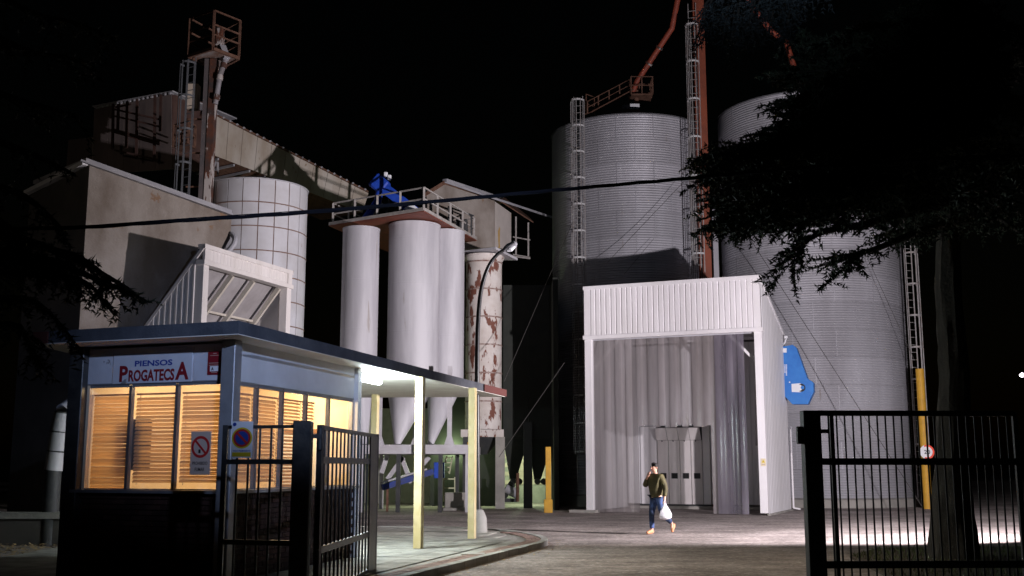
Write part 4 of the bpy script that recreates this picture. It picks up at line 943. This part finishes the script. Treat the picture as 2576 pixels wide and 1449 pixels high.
MB().prism([h0+V(.02, 0, 0), h0b+V(.02, 0, 0), at(532, 430, 49.5), at(532, 262, 49.5)], (.03, .2, 0)).build('side_wall', mat('rust_cladding', (.06, .03, .025), (.09, .05, .04), scale=2, rough=.9), hh)
for i in range(18): p = h1.lerp(h0, (i+.5)/18)+V(0, -.05, .05); MB().tube([p, p+V(.1, .25, .02)], .055, 6).build('roof_corrugation_end', flash, hh)
hr = V(2.0, 3.5, 0); MB().prism([h1+V(-.05, -.05, .1), h0+V(.05, -.05, .1), h0+hr, h1+hr], (0, 0, .06)).build('roof', flash, hh)
stairm = mat('dark_rust_stair', (.030, .014, .011), (.05, .022, .016), scale=4, rough=.9)
sr = thing('outside_stair', 'rusted outside stair frame with landings against the pinkish head house', 'stair', tuple(at(360, 380, 45.5)))
SY = 45.3
for u, va, vb in ((285, 262, 375), (320, 255, 372), (345, 250, 400), (390, 240, 405), (405, 238, 330), (298, 262, 330)): MB().beam(at(u, va, SY), at(u-2, vb, SY), .10).build('post', stairm, sr)
for u0, v0, u1, v1 in ((285, 325, 402, 357), (285, 332, 402, 364), (288, 275, 400, 300), (288, 292, 400, 318), (288, 378, 398, 402), (290, 270, 330, 262), (440, 342, 470, 358), (440, 358, 470, 372)):
    MB().beam(at(u0, v0, SY), at(u1, v1, SY), .07).build('rail', stairm, sr)
MB().prism([at(285, 328, SY), at(402, 360, SY), at(402, 364, SY+1.2), at(285, 332, SY+1.2)], (0, 0, .08)).build('landing', stairm, sr)
lg = thing('small_landing', 'small railed rusty landing left of the rusty elevator ladder', 'landing', tuple(at(455, 372, 43.5)))
cc_ = [at(436, 370, 43.4), at(472, 382, 42.9), at(490, 372, 43.6), at(455, 362, 44.2)]
for c in cc_: c.z = cc_[0].z
MB().prism(cc_, (0, 0, .06)).build('deck', rust2, lg); railing(lg, cc_, .95, rust2, sp=2, r=.05, closed=True)
# ================================================================ DARK HOPPER BINS
for i, (u, lab) in enumerate(((1297, 'dark green hopper bin left of the black square column in the shade'), (1360, 'dark green hopper bin right of the black square column in the shade'))):
    p = at(u, 1100, 47.0); hb_ = thing('hopper_bin', lab, 'bin', (p.x, 47, 0), 'dark hopper bins')
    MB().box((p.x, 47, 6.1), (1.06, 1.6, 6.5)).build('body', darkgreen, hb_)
    zt0, zt1 = 2.846, at(u, 1206, 46.6).z
    q = at(1291 if i == 0 else 1352, 1206, 46.6); a = [V(p.x-.53, 46.2, zt0), V(p.x+.53, 46.2, zt0), V(p.x+.53, 47.8, zt0), V(p.x-.53, 47.8, zt0)]; b_ = [V(q.x-.14, 46.5, zt1), V(q.x+.14, 46.5, zt1), V(q.x+.14, 46.8, zt1), V(q.x-.14, 46.8, zt1)]
    MB().add(a+b_, [(0, 1, 5, 4), (1, 2, 6, 5), (2, 3, 7, 6), (3, 0, 4, 7), (4, 5, 6, 7)]).build('cone', darkgreen, hb_)
    for dx in (0, .26): MB().tube([(q.x+dx, 46.3, zt1-.08), (q.x+dx, 46.9, zt1-.08)], .13, 14).build('valve', darkst, hb_, smooth=True)
qc = at(1328, 1265, 43.6); oc_ = MB().box((at(1328, 1200, 45.7).x, 45.7, 1.75), (.36, .36, 3.5)).build('dark_column', black); tag(oc_, 'black square steel column standing between the two dark hopper bins', 'column')
dp = MB().box((1.75, 48.0, 4.6), (.2, 9.0, 9.2)).build('lamp_screen', darkgreen); tag(dp, 'added tall dark screen keeping the green lamplight off the middle silo', 'wall')  # added wall that blocks the green lamps from the middle silo
# green-lit back wall and low lamp
gbw = thing('rear_wall', 'low wall of pale bricks lit greenish behind the dark hopper bins', 'wall', tuple(at(1330, 1250, 52)[:2])+(0,))
wc = at(1290, 1200, 52.0); MB().box((wc.x-.5, 52.1, 2.2), (14, .2, 4.4)).build('wall_core', concrete, gbw)
bl = MB().box((0, 0, 0), (.49, .05, .19)).mesh('block', brickl)
for r in range(11):
    for k in range(9): piece('block', bl, gbw, (at(1330, 1200, 52).x-.9+k*.5+(.25 if r % 2 else 0), 51.975, .95+r*.2))
gl_ = thing('green_work_lamp', 'dim greenish lamp fixed under the hopper bins lighting the floor', 'lamp', tuple(at(1315, 1125, 48.6)))
pl = at(1315, 1125, 48.6); MB().box(pl, (.5, .12, .08)).build('housing', darkst, gl_); point('work_lamp_light', (pl.x+.1, 49.6, 2.3), 380, (.78, 1, .62), .1); point('work_lamp_light', (-2.6, 47.6, 2.4), 150, (.80, 1, .55), .1); point('work_lamp_light', (-5.0, 47.0, 2.2), 100, (.80, 1, .60), .1)
for u, Y in ((1302, 45.4),): MB().tube([at(u, 1190, Y), at(u, 1262, Y)], .07, 8).build('pipe_stand', rust2, gl_)
mt = thing('floor_motor', 'pale round motor unit on the floor behind the concrete column', 'motor', tuple(at(1275, 1255, 46)))
mq = at(1272, 1228, 46); MB().tube([mq, mq+V(.5, 0, -.25)], .2, 14).build('motor_body', flash, mt, smooth=True); MB().beam(at(1290, 1215, 46), at(1262, 1255, 46), .2, .3).build('guard', darkgreen, mt); MB().box(at(1278, 1258, 46), (.8, .4, .15)).build('base', darkst, mt)
# columns, blocks, bollards
cp = atz(1227, 1272, 0); co = MB().prism([cp+V(-.32, 0, 0), cp+V(.30, 0, 0), cp+V(.30, .3, 0), cp+V(-.32, .3, 0)], (0, 0, .2)).build('concrete_footing', concrete); tag(co, 'flat concrete footing under the rusty silo beside the yellow bollard', 'footing')
kb = thing('concrete_block', 'large rough concrete block standing left of the slim yellow bollard', 'block', tuple(atz(1153, 1283, 0)))
kq = atz(1150, 1284, 0); MB().box(kq+V(0, .3, .34), (.98, .6, .68)).build('block', concrete, kb, bevel=.03); MB().box(kq+V(.1, .1, .05), (1.7, .9, .10)).build('pad', concrete, kb)
def bollard(lab, u, v, vt, w_):
    p = atz(u, v, 0); h = at(u, vt, p.y).z; t = thing('yellow_bollard', lab, 'bollard', tuple(p), 'square yellow guard posts')
    MB().box(p+V(0, .1, h/2), (w_, w_, h)).build('post', ybol, t, bevel=.012); MB().box(p+V(-.01, .08, .24), (w_+.11, w_+.11, .48)).build('sleeve', ybol, t, bevel=.012)
bollard('square yellow guard post with a thicker foot standing left of the white bay', 1380, 1290, 1124, .20)
bollard('square yellow guard post partly hidden behind the right canopy post', 1181, 1286, 1112, .20)
# small animal-like dark lump is a cat
ct = MB(); c = atz(1013, 1262, 0)
ct.tube([c+V(-.26, 0, .18), c+V(-.15, 0, .20), c+V(0, 0, .20), c+V(.14, 0, .21), c+V(.22, 0, .20)], [.03, .065, .07, .065, .04], 10)
ct.tube([c+V(.19, 0, .23), c+V(.27, 0, .26), c+V(.34, 0, .235)], [.04, .05, .02], 10)
for dx, dy in ((-.15, .04), (-.12, -.04), (.13, .04), (.16, -.04)): ct.tube([c+V(dx, dy, .17), c+V(dx+.02, dy, .08), c+V(dx, dy, .0)], [.035, .018, .016], 7)
ct.tube([c+V(-.26, 0, .19), c+V(-.38, 0, .14), c+V(-.48, 0, .17)], [.022, .016, .010], 7)
for dy in (-.025, .025): ct.tube([c+V(.26, dy, .29), c+V(.265, dy, .335)], [.018, .003], 6)
co = ct.build('cat', mat('dark_fur', (.02, .018, .015), rough=.9), smooth=True); tag(co, 'dark cat walking across the yard under the feed silos', 'cat')
# ================================================================ LAMP POST
lp = atz(1202, 1350, 0); lo_ = thing('street_lamp', 'tall dark curved street lamp with a flat grey head behind the canopy', 'street lamp', tuple(lp))
MB().lathe(lp, [(.24, 0), (.21, .45), (.14, .62), (.11, .64)], 12).build('concrete_base', mat('pale_base', (.26, .255, .24), (.2, .195, .18), scale=4, rough=.9), lo_, smooth=True)
Yl = lp.y; pts = [V(lp.x, Yl, .6), at(1199, 900, Yl), at(1204, 770, Yl), at(1213, 712, Yl), at(1230, 665, Yl), at(1252, 638, Yl), at(1270, 628, Yl)]
pts = smooth(pts, 2); MB().tube(pts, [.062-.022*i/(len(pts)-1) for i in range(len(pts))], 12).build('pole', mat('lamp_pole', (.03, .03, .032), (.05, .05, .05), scale=3, rough=.35, metal=.5), lo_, smooth=True)
h0_, h1_ = at(1266, 630, Yl), at(1300, 611, Yl); dh = (h1_-h0_).normalized()
hd = MB().tube([h0_, h0_+dh*.06, h0_+dh*.16, h1_-dh*.05, h1_], [.04, .075, .10, .09, .03], 14).build('lamp_head', flash, lo_, smooth=True)
MB().tube([h0_+dh*.10+V(0, -.02, -.045), h0_+dh*.2+V(0, -.02, -.06), h1_-dh*.06+V(0, -.02, -.05)], [.05, .085, .05], 14).build('lamp_glass', mat('lamp_glass', (.75, .76, .8), rough=.2), lo_, smooth=True)
far = thing('far_street_lamp', 'tiny lit street lamp far away at the right edge', 'street lamp', tuple(at(2571, 1180, 120))); fp = at(2571, 943, 120)
MB().tube([(fp.x+.6, 120, 0), (fp.x+.6, 120, fp.z+.2), (fp.x, 120, fp.z+.25)], .09, 8).build('pole', darkst, far); MB().lathe(fp, [(.02, -.28), (.26, -.1), (.26, .05), (.05, .2)], 14).build('globe', mat('far_lamp_glow', (1, 1, 1), emit=(1, .85, .95), es=14), far)
# ================================================================ OVERHEAD CABLE
cb = thing('overhead_cable', 'thick twisted black cable sagging across the whole view', 'cable', tuple(at(1288, 490, 12)))
cps = [(-120, 577), (0, 576), (208, 573), (330, 564), (520, 551), (770, 535), (1000, 516), (1262, 491), (1500, 469), (1730, 449), (1850, 437), (2100, 416), (2420, 396), (2700, 388)]
cl = smooth([at(u, v, 12.0+i*.12) for i, (u, v) in enumerate(cps)], 2); cl = resample(cl, .10)
def hel(ph, r): return [p+V(0, math.cos(i*.42+ph)*r, math.sin(i*.42+ph)*r) for i, p in enumerate(cl)]
for k in range(3): MB().tube(hel(k*2.1, .0115), .0135, 6).build('strand', cablem, cb, smooth=True)
MB().tube([p+V(0, 0, .012+.014*math.sin(i*.045)) for i, p in enumerate(cl)], .0045, 5).build('thin_strand', cablem, cb)
# mast carrying the yard floodlight and added fill heads (outside the frame)
ml = thing('floodlight_stand', 'low floodlight stand with added fill heads at the right edge of the yard', 'floodlight', (LX, LY, 0))
MB().box((LX+.25, LY-.25, 1.5), (.10, .10, 3.0)).build('stand', darkst, ml); MB().box((LX+.18, LY-.20, LZ+.12), (.3, .12, .5), V(.8, .6, 0)).build('lamp_housing', darkst, ml)
# ================================================================ TREES
def tree(name, label, base, top, r0, branches, density, nm, bark=trunkm, spray=1.0, seed=1, tags=None, trunkpts=None, nlen=.10, hang=.25, nw=.14, per=5):
    rnd = random.Random(seed); t = thing(name, label, 'tree', (base[0], base[1], 0))
    base = Vector(base); top = Vector(top)
    tp_ = [base.lerp(top, i/7)+V(rnd.uniform(-.05, .05), rnd.uniform(-.05, .05), 0)*(1 if i else 0) for i in range(8)]
    rr_ = [r0*1.35]+[r0*(1-.72*i/7) for i in range(1, 8)]
    m = MB(); nn = 20; vs = []
    for i in range(43):
        f = i/42*7; k = min(6, int(f)); p = tp_[k].lerp(tp_[k+1], f-k); r = rr_[k]+(rr_[k+1]-rr_[k])*(f-k)
        for j in range(nn): a = 2*math.pi*j/nn; q = r*(1+.07*math.sin(a*7+i*.35)+.05*rnd.uniform(-1, 1)); vs.append(p+V(q*math.cos(a), q*math.sin(a), 0))
    m.add(vs, [(i*nn+j, i*nn+(j+1) % nn, (i+1)*nn+(j+1) % nn, (i+1)*nn+j) for i in range(42) for j in range(nn)]); m.build('trunk', bark, t, smooth=True)
    fol = MB(); fv = fol.v; ff = fol.f; tw = MB()
    def needles(p, d, n, ln):
        for _ in range(n):
            e = V(rnd.gauss(0, 1), rnd.gauss(0, 1), rnd.gauss(-.15, .8)); e = (e.normalized()+d*.5).normalized()*ln*rnd.uniform(.5, 1.2)
            s = V(rnd.gauss(0, 1), rnd.gauss(0, 1), rnd.gauss(0, 1)).cross(e).normalized()*ln*nw
            k = len(fv); fv.extend([tuple(p-s), tuple(p+s), tuple(p+e)]); ff.append((k, k+1, k+2))
    for br in branches:
        pts, R, dens = br[0], br[1], br[2]; pts = smooth([Vector(p) for p in pts], 2); L = len(pts)
        MB().tube(pts, [R*(1-.8*i/(L-1)) for i in range(L)], 8).build('branch', bark, t, smooth=True)
        fine = resample(pts, .16); n = len(fine)
        for i in range(1, n):
            f = i/n; d = (fine[i]-fine[i-1]).normalized()
            if rnd.random() < dens*.8:
                needles(fine[i], d, int(10*dens), nlen)
            for s in (-1, 1):
                if rnd.random() > dens: continue
                sl = spray*(1.0-.55*f)*rnd.uniform(.35, 1.0); an = rnd.uniform(.5, 1.25)*s
                dh_ = V(d.x*math.cos(an)-d.y*math.sin(an), d.x*math.sin(an)+d.y*math.cos(an), d.z*.5+rnd.uniform(-.25, .18)).normalized()
                p = fine[i].copy(); k = int(sl/.055)+1; q0 = p.copy()
                for j in range(k):
                    dh_ = (dh_+V(rnd.uniform(-.12, .12), rnd.uniform(-.12, .12), -hang*.12)).normalized(); p = p+dh_*.055
                    needles(p, dh_, per, nlen*.9)
                    if rnd.random() < .22:
                        g_ = (V(rnd.uniform(-1, 1), rnd.uniform(-1, 1), rnd.uniform(-1.2, .3))).normalized(); pp_ = p.copy()
                        for _ in range(rnd.randint(2, 6)): pp_ = pp_+g_*.05; g_ = (g_+V(0, 0, -hang*.3)).normalized(); needles(pp_, g_, 4, nlen*.8)
                tw.tube([q0, p], [.010, .004], 4)
    tag(fol.build('foliage', nm, t), kind='stuff'); tag(tw.build('twigs', bark, t), kind='stuff')
    return t
rndb = random.Random(5)
tb_ = atz(2399, 1412, 0); tX, tY = tb_.x, tb_.y
S = lambda v, dy=0: at(2386, v, tY+dy)
BR = []
def br(sv, mids, tip, R=.10, dens=.9): BR.append(([S(sv)]+[at(*m) for m in mids]+[at(*tip)], R, dens))
# long flat branches reaching left in front of the right silo
br(330, [(2200, 285, 17.5), (2020, 330, 16.8)], (1800, 395, 16), .12, 1)
br(360, [(2180, 350, 16.5), (1990, 400, 15.6)], (1775, 440, 15), .12, 1)
br(400, [(2200, 400, 18.2), (2000, 445, 17.6)], (1790, 500, 17), .11, 1)
br(430, [(2210, 420, 16), (2030, 480, 15)], (1850, 540, 14.4), .11, 1)
br(470, [(2180, 470, 18), (2020, 515, 17.6)], (1880, 585, 17.2), .10, 1)
br(480, [(2230, 500, 16.4), (2090, 500, 15.6)], (1960, 560, 15.4), .10, 1)
br(300, [(2230, 330, 15.5), (2080, 390, 14.5)], (1930, 430, 14), .10, 1)
br(260, [(2200, 280, 18.5), (2050, 290, 18.2)], (1920, 330, 18), .09, .9)
br(240, [(2250, 300, 19.5), (2130, 330, 20)], (1990, 380, 20), .09, 1)
br(280, [(2290, 330, 17), (2200, 400, 16.4)], (2110, 470, 16), .09, 1)
br(350, [(2310, 400, 17), (2240, 430, 16.4)], (2150, 520, 16.2), .09, 1)
br(340, [(2300, 380, 18), (2240, 340, 18.4)], (2140, 420, 19), .09, 1)
br(200, [(2290, 230, 17), (2180, 240, 16)], (2060, 270, 15.4), .08, .9)
br(430, [(2320, 450, 17.6), (2270, 480, 17.2)], (2200, 530, 17), .08, 1)
br(460, [(2320, 520, 19), (2290, 560, 19.4)], (2255, 610, 19.6), .07, .9)
# the two lower bare-tipped boughs against the silo
br(500, [(2260, 540, 17), (2180, 566, 16.6), (2060, 580, 16.2)], (1988, 640, 16), .10, .55)
br(560, [(2300, 585, 17.4), (2210, 625, 17), (2150, 640, 16.8)], (2070, 652, 16.6), .08, .5)
BR.append(([at(2190, 630, 17), at(2140, 650, 16.9), at(2112, 688, 16.9)], .03, .9))
BR.append(([at(2080, 575, 16.3), at(2030, 600, 16.2), at(1995, 655, 16.1)], .03, .9))
for i in range(16):
    tu = rndb.uniform(1975, 2130); tv = rndb.uniform(170, 290)
    br(rndb.uniform(120, 300), [((2375+tu)/2, tv-15, 18)], (tu, tv, 18+rndb.uniform(-4, 2)), .06, 1)
for i in range(24):
    tu = rndb.uniform(1785, 1915); tv = rndb.uniform(345, 575)
    br(rndb.uniform(330, 520), [((2375+tu)/2, (400+tv)/2, 17)], (tu, tv, 17+rndb.uniform(-3, 2)), .06, 1)
for i in range(26):
    tu = rndb.uniform(1990, 2576); tv = rndb.uniform(60, 260)
    br(rndb.uniform(-40, 230), [((2375+tu)/2, tv-10, 18)], (tu, tv+20, 18.3+rndb.uniform(-4, 3)), .06, 1)
for i in range(26):
    tu = rndb.uniform(1985, 2330); tv = rndb.uniform(215, 360)
    br(rndb.uniform(150, 330), [((2375+tu)/2, tv-20, 18)], (tu, tv, 18.3+rndb.uniform(-4, 3)), .06, 1)
for i in range(46):
    sv_ = rndb.uniform(230, 520); tu = rndb.uniform(1830, 2330); lo_v = 300+(.0 if tu > 1990 else (1990-tu)*.45); hi_v = 560+(tu > 2200)*40
    tv = rndb.uniform(lo_v, hi_v); dy_ = rndb.uniform(-4, 3); tY2 = 18.3+dy_
    br(sv_, [((2375+tu)/2, (sv_+tv)/2-30, 18.3+dy_*.5)], (tu, tv, tY2), .06, 1)
# right hand boughs into the dark
br(380, [(2450, 380, 18), (2520, 420, 17.6)], (2620, 470, 17), .10, .8)
br(250, [(2450, 250, 18), (2540, 270, 17.6)], (2640, 310, 17), .09, .8)
br(480, [(2440, 500, 18), (2500, 540, 17.6)], (2590, 600, 17), .08, .8)
br(160, [(2300, 150, 18), (2200, 160, 17.6)], (2080, 200, 17), .08, .8)
br(90, [(2450, 60, 18), (2540, 70, 17.6)], (2640, 110, 17), .08, .8)
br(330, [(2420, 350, 15.5), (2440, 400, 13.5)], (2480, 480, 12.5), .08, .8)
tree('cedar_tree', 'big dark cedar at the right whose boughs hang across the large silo', (tX, tY, 0), S(-120), .325, BR, 1, needle, seed=3, spray=1.35, nlen=.115, nw=.17, per=6, hang=.10)
# hanging boughs at the top, coloured grey-blue for lamplight, a second tree rooted outside the frame
B2 = []
for i in range(18):
    u = 1765+i*13.5; B2.append(([at(2700, -240, 13.4), at((u+2500)/2, -150, 13), at(u+20, -30+rndb.uniform(-10, 10), 12.6), at(u+rndb.uniform(-10, 10), 40+rndb.uniform(10, 100), 12.4)], .035, .62))
tree('hanging_cedar', 'weeping cedar twigs tinted with bluish lamplight, hanging into the top of the picture', (at(2760, 1400, 13.4).x, 13.4, 0), at(2700, -260, 13.4), .22, B2, 1, needle2, seed=9, spray=.8, hang=1.6, nlen=.07, per=6)
# left cedar
B3 = []
tl = V(-7.1, 12.2, 0); S3 = lambda z: V(tl.x, tl.y, z)
def b3(z, mids, tip, R=.07, dens=.9): B3.append(([S3(z)]+[at(*m) for m in mids]+[at(*tip)], R, dens))
b3(4.6, [(60, 600, 12.3), (200, 655, 12.3)], (330, 730, 12.4), .07, .9)
b3(4.2, [(80, 640, 12), (190, 680, 12.0)], (345, 745, 12), .07, .8)
b3(4.5, [(100, 620, 12.4), (200, 640, 12.4)], (265, 690, 12.4), .04, .5)
b3(3.9, [(100, 690, 12), (220, 700, 12)], (285, 790, 12), .05, .8)
b3(4.0, [(80, 650, 11.7), (150, 690, 11.5)], (215, 740, 11.5), .05, .9)
b3(3.4, [(60, 740, 12), (120, 780, 12)], (180, 850, 12), .05, .9)
b3(3.0, [(40, 800, 11.6), (70, 860, 11.4)], (110, 930, 11.4), .05, .9)
b3(5.2, [(40, 480, 12.3), (100, 520, 12.3)], (170, 590, 12.4), .06, .9)
b3(5.8, [(60, 380, 12.3), (110, 400, 12.3)], (190, 440, 12.4), .06, .8)
b3(6.4, [(60, 260, 12.3), (120, 270, 12.3)], (200, 300, 12.4), .06, .8)
b3(7.2, [(60, 130, 12.3), (140, 140, 12.3)], (240, 160, 12.4), .05, .7)
b3(5.0, [(20, 560, 11.8), (60, 620, 11.6)], (120, 700, 11.5), .06, .9)
b3(7.8, [(80, 40, 12.3), (170, 50, 12.3)], (280, 90, 12.4), .05, .7)
tree('left_cedar', 'dark cedar at the left edge with drooping boughs before the grey building', (tl.x, tl.y, 0), (tl.x, tl.y, 9.5), .24, B3, 1, needle, seed=4, spray=.62, hang=.9)
# ================================================================ PERSON
def skinned(name, verts, edges, radii, m, parent, sub=2, smooth_=True):
    me = bpy.data.meshes.new(name); me.from_pydata([tuple(v) for v in verts], edges, []); o = bpy.data.objects.new(name, me); COL.objects.link(o)
    o.modifiers.new('skin', 'SKIN'); sv = me.skin_vertices[0].data
    for i, r in enumerate(radii):
        sv[i].radius = r if isinstance(r, tuple) else (r, r); sv[i].use_root = (i == 0)
    sd = o.modifiers.new('sub', 'SUBSURF'); sd.levels = sub; sd.render_levels = sub
    bpy.context.view_layer.update(); dg = bpy.context.evaluated_depsgraph_get()
    m2 = bpy.data.meshes.new_from_object(o.evaluated_get(dg)); bpy.data.objects.remove(o); m2.name = name
    m2.materials.clear(); m2.materials.append(m); org = ORG[parent.name]
    for v in m2.vertices: v.co -= org
    m2.polygons.foreach_set('use_smooth', [True]*len(m2.polygons))
    r = bpy.data.objects.new(name, m2); COL.objects.link(r); r.parent = parent; ORG[r.name] = org; return r
pf0 = atz(1640, 1344, 0); hf = V(-.80, -.60, 0).normalized(); hl = V(-hf.y, hf.x, 0)   # forward, left of the walker
O = pf0-hf*.12+hl*.08
def P_(f, l, z): return O+hf*f+hl*l+V(0, 0, z)
pr = thing('person', 'person in olive jacket and blue jeans walking left, one hand at the mouth', 'person', tuple(O))
vb = [P_(0, 0, .96), P_(.02, 0, 1.15), P_(.03, 0, 1.36), P_(.03, 0, 1.47), P_(.05, 0, 1.53), P_(.075, -.01, 1.60), P_(.07, -.01, 1.68),
      P_(.01, -.10, .90), P_(.10, -.10, .50), P_(.10, -.09, .10), P_(.22, -.09, .045),
      P_(-.01, .10, .90), P_(-.05, .11, .53), P_(-.40, .11, .26), P_(-.38, .11, .12),
      P_(.02, -.19, 1.41), P_(.10, -.33, 1.18), P_(.20, -.13, 1.39), P_(.20, -.08, 1.46),
      P_(.02, .19, 1.41), P_(-.03, .28, 1.14), P_(.04, .31, .89), P_(.05, .31, .82)]
eb = [(0, 1), (1, 2), (2, 3), (3, 4), (4, 5), (5, 6), (0, 7), (7, 8), (8, 9), (9, 10), (0, 11), (11, 12), (12, 13), (13, 14), (2, 15), (15, 16), (16, 17), (17, 18), (2, 19), (19, 20), (20, 21), (21, 22)]
rb_ = [.10, .095, .11, .06, .055, .085, .08, .075, .055, .04, .035, .075, .055, .04, .035, .06, .045, .032, .038, .06, .045, .032, .038]
for s, w0, fw_, sp__ in ((18, P_(.20, -.08, 1.46), V(-.02, .0, 0), 1), (22, P_(.05, .31, .82), V(0, 0, 0), -1)):
    for k in range(5):
        i0 = len(vb)
        if sp__ == 1:
            b0 = w0+hl*(-.028+.016*k)+V(0, 0, .03); b1 = b0+hf*-.03+hl*.01+V(0, 0, .035); b2 = b1+hf*-.035+V(0, 0, .010)
            if k == 4: b0 = w0+hl*.04+V(0, 0, .01); b1 = b0+hl*.02+V(0, 0, .025); b2 = b1+hf*-.02+V(0, 0, .02)
        else:
            b0 = w0+hf*(-.03+.018*k)+V(0, 0, -.035); b1 = b0+hl*-.012+V(0, 0, -.035); b2 = b1+hl*-.03+V(0, 0, .008)
            if k == 4: b0 = w0+hf*.038+V(0, 0, -.008); b1 = b0+hf*.015+V(0, 0, -.03); b2 = b1+hf*-.01+V(0, 0, -.022)
        vb += [b0, b1, b2]; eb += [(s, i0), (i0, i0+1), (i0+1, i0+2)]; rb_ += [.011, .010, .008]
body = skinned('body', vb, eb, rb_, skin, pr)
jk = [P_(0, 0, .87), P_(.02, 0, 1.12), P_(.03, 0, 1.36), P_(.03, 0, 1.49), P_(.02, -.19, 1.41), P_(.10, -.335, 1.175), P_(.19, -.15, 1.365), P_(.02, .19, 1.41), P_(-.03, .285, 1.14), P_(.035, .31, .915)]
skinned('jacket', jk, [(0, 1), (1, 2), (2, 3), (2, 4), (4, 5), (5, 6), (2, 7), (7, 8), (8, 9)], [.185, .185, .20, .08, .095, .072, .05, .095, .072, .052], jacketm, pr)
skinned('jeans', [P_(0, 0, 1.03), P_(.01, -.10, .84), P_(.10, -.10, .50), P_(.10, -.09, .12), P_(-.01, .10, .84), P_(-.05, .11, .53), P_(-.38, .11, .27)], [(0, 1), (1, 2), (2, 3), (0, 4), (4, 5), (5, 6)], [.150, .105, .075, .062, .105, .078, .062], jeansm, pr)
for (a, b_, c_, d_) in ((P_(.05, -.09, .05), P_(.14, -.09, .06), P_(.30, -.09, .035), V(0, 0, .1)), (P_(-.46, .11, .26), P_(-.42, .11, .19), P_(-.40, .11, .03), hf*-.05)):
    skinned('shoe', [a, b_, c_, b_+d_*.55], [(0, 1), (1, 2), (1, 3)], [.045, .052, .038, .05], shoem, pr)
hrm = MB(); hc_ = P_(.062, -.01, 1.66); vs = []; rows = 8; cols = 16
for r in range(rows+1):
    ph__ = math.pi*.60*r/rows
    for c in range(cols):
        a = 2*math.pi*c/cols; fr_ = math.cos(a); cut = .45 if fr_ > .3 else 1.0
        p_ = ph__*cut; e = hf*(math.sin(p_)*math.cos(a)*.105)+hl*(math.sin(p_)*math.sin(a)*.090)+V(0, 0, math.cos(p_)*.112); vs.append(hc_+e)
hrm.add(vs, [(r*cols+c, r*cols+(c+1) % cols, (r+1)*cols+(c+1) % cols, (r+1)*cols+c) for r in range(rows) for c in range(cols)]); hrm.build('hair', hairm, pr, smooth=True)
for s in (-1, 1):
    MB().lathe(P_(.148, s*.032-.01, 1.648), [(.001, -.009), (.012, 0), (.001, .009)], 8).build('eye', signblk, pr); MB().beam(P_(.15, s*.05-.01, 1.672), P_(.157, s*.018-.01, 1.672), .010, .010).build('eyebrow', hairm, pr)
    MB().lathe(P_(.06, s*.088-.01, 1.635), [(.002, -.03), (.016, -.01), (.018, .015), (.002, .03)], 8).build('ear', skin, pr, smooth=True)
MB().tube([P_(.150, -.01, 1.655), P_(.172, -.01, 1.618), P_(.152, -.01, 1.608)], [.008, .016, .010], 8).build('nose', skin, pr, smooth=True)
MB().box(P_(.155, -.01, 1.582), (.045, .012, .012), hl).build('mouth', signdred, pr)
bgc = P_(.06, .34, .77); bag = MB(); vs = []; rows = 14; cols = 20; rr_ = random.Random(2)
for r in range(rows+1):
    f = r/rows; z = -.40*f; R = .025+.135*math.sin(min(1, f*1.25)*math.pi*.5)**1.4*(1 if f < .8 else math.sqrt(max(0.02, 1-((f-.8)/.2)**2)))
    for c in range(cols):
        a = 2*math.pi*c/cols; q = R*(1+.10*math.sin(a*5+f*3)*(1-f*.5)+rr_.uniform(-.04, .04)); bag_p = bgc+hf*(q*1.1*math.cos(a))+hl*(q*.85*math.sin(a))+V(0, 0, z); vs.append(bag_p)
bag.add(vs, [(r*cols+c, r*cols+(c+1) % cols, (r+1)*cols+(c+1) % cols, (r+1)*cols+c) for r in range(rows) for c in range(cols)]+[tuple(range(rows*cols, rows*cols+cols))])
bo = bag.build('plastic_bag', bagm, smooth=True); tag(bo, 'bulging white plastic bag hanging from the walking person\'s left hand', 'bag')
for dx in (-.02, .02): MB().tube([bgc+hf*dx*1.5, bgc+hf*dx+V(0, 0, .05), bgc+V(0, 0, .085)], .008, 6).build('handle', bagm, bo)
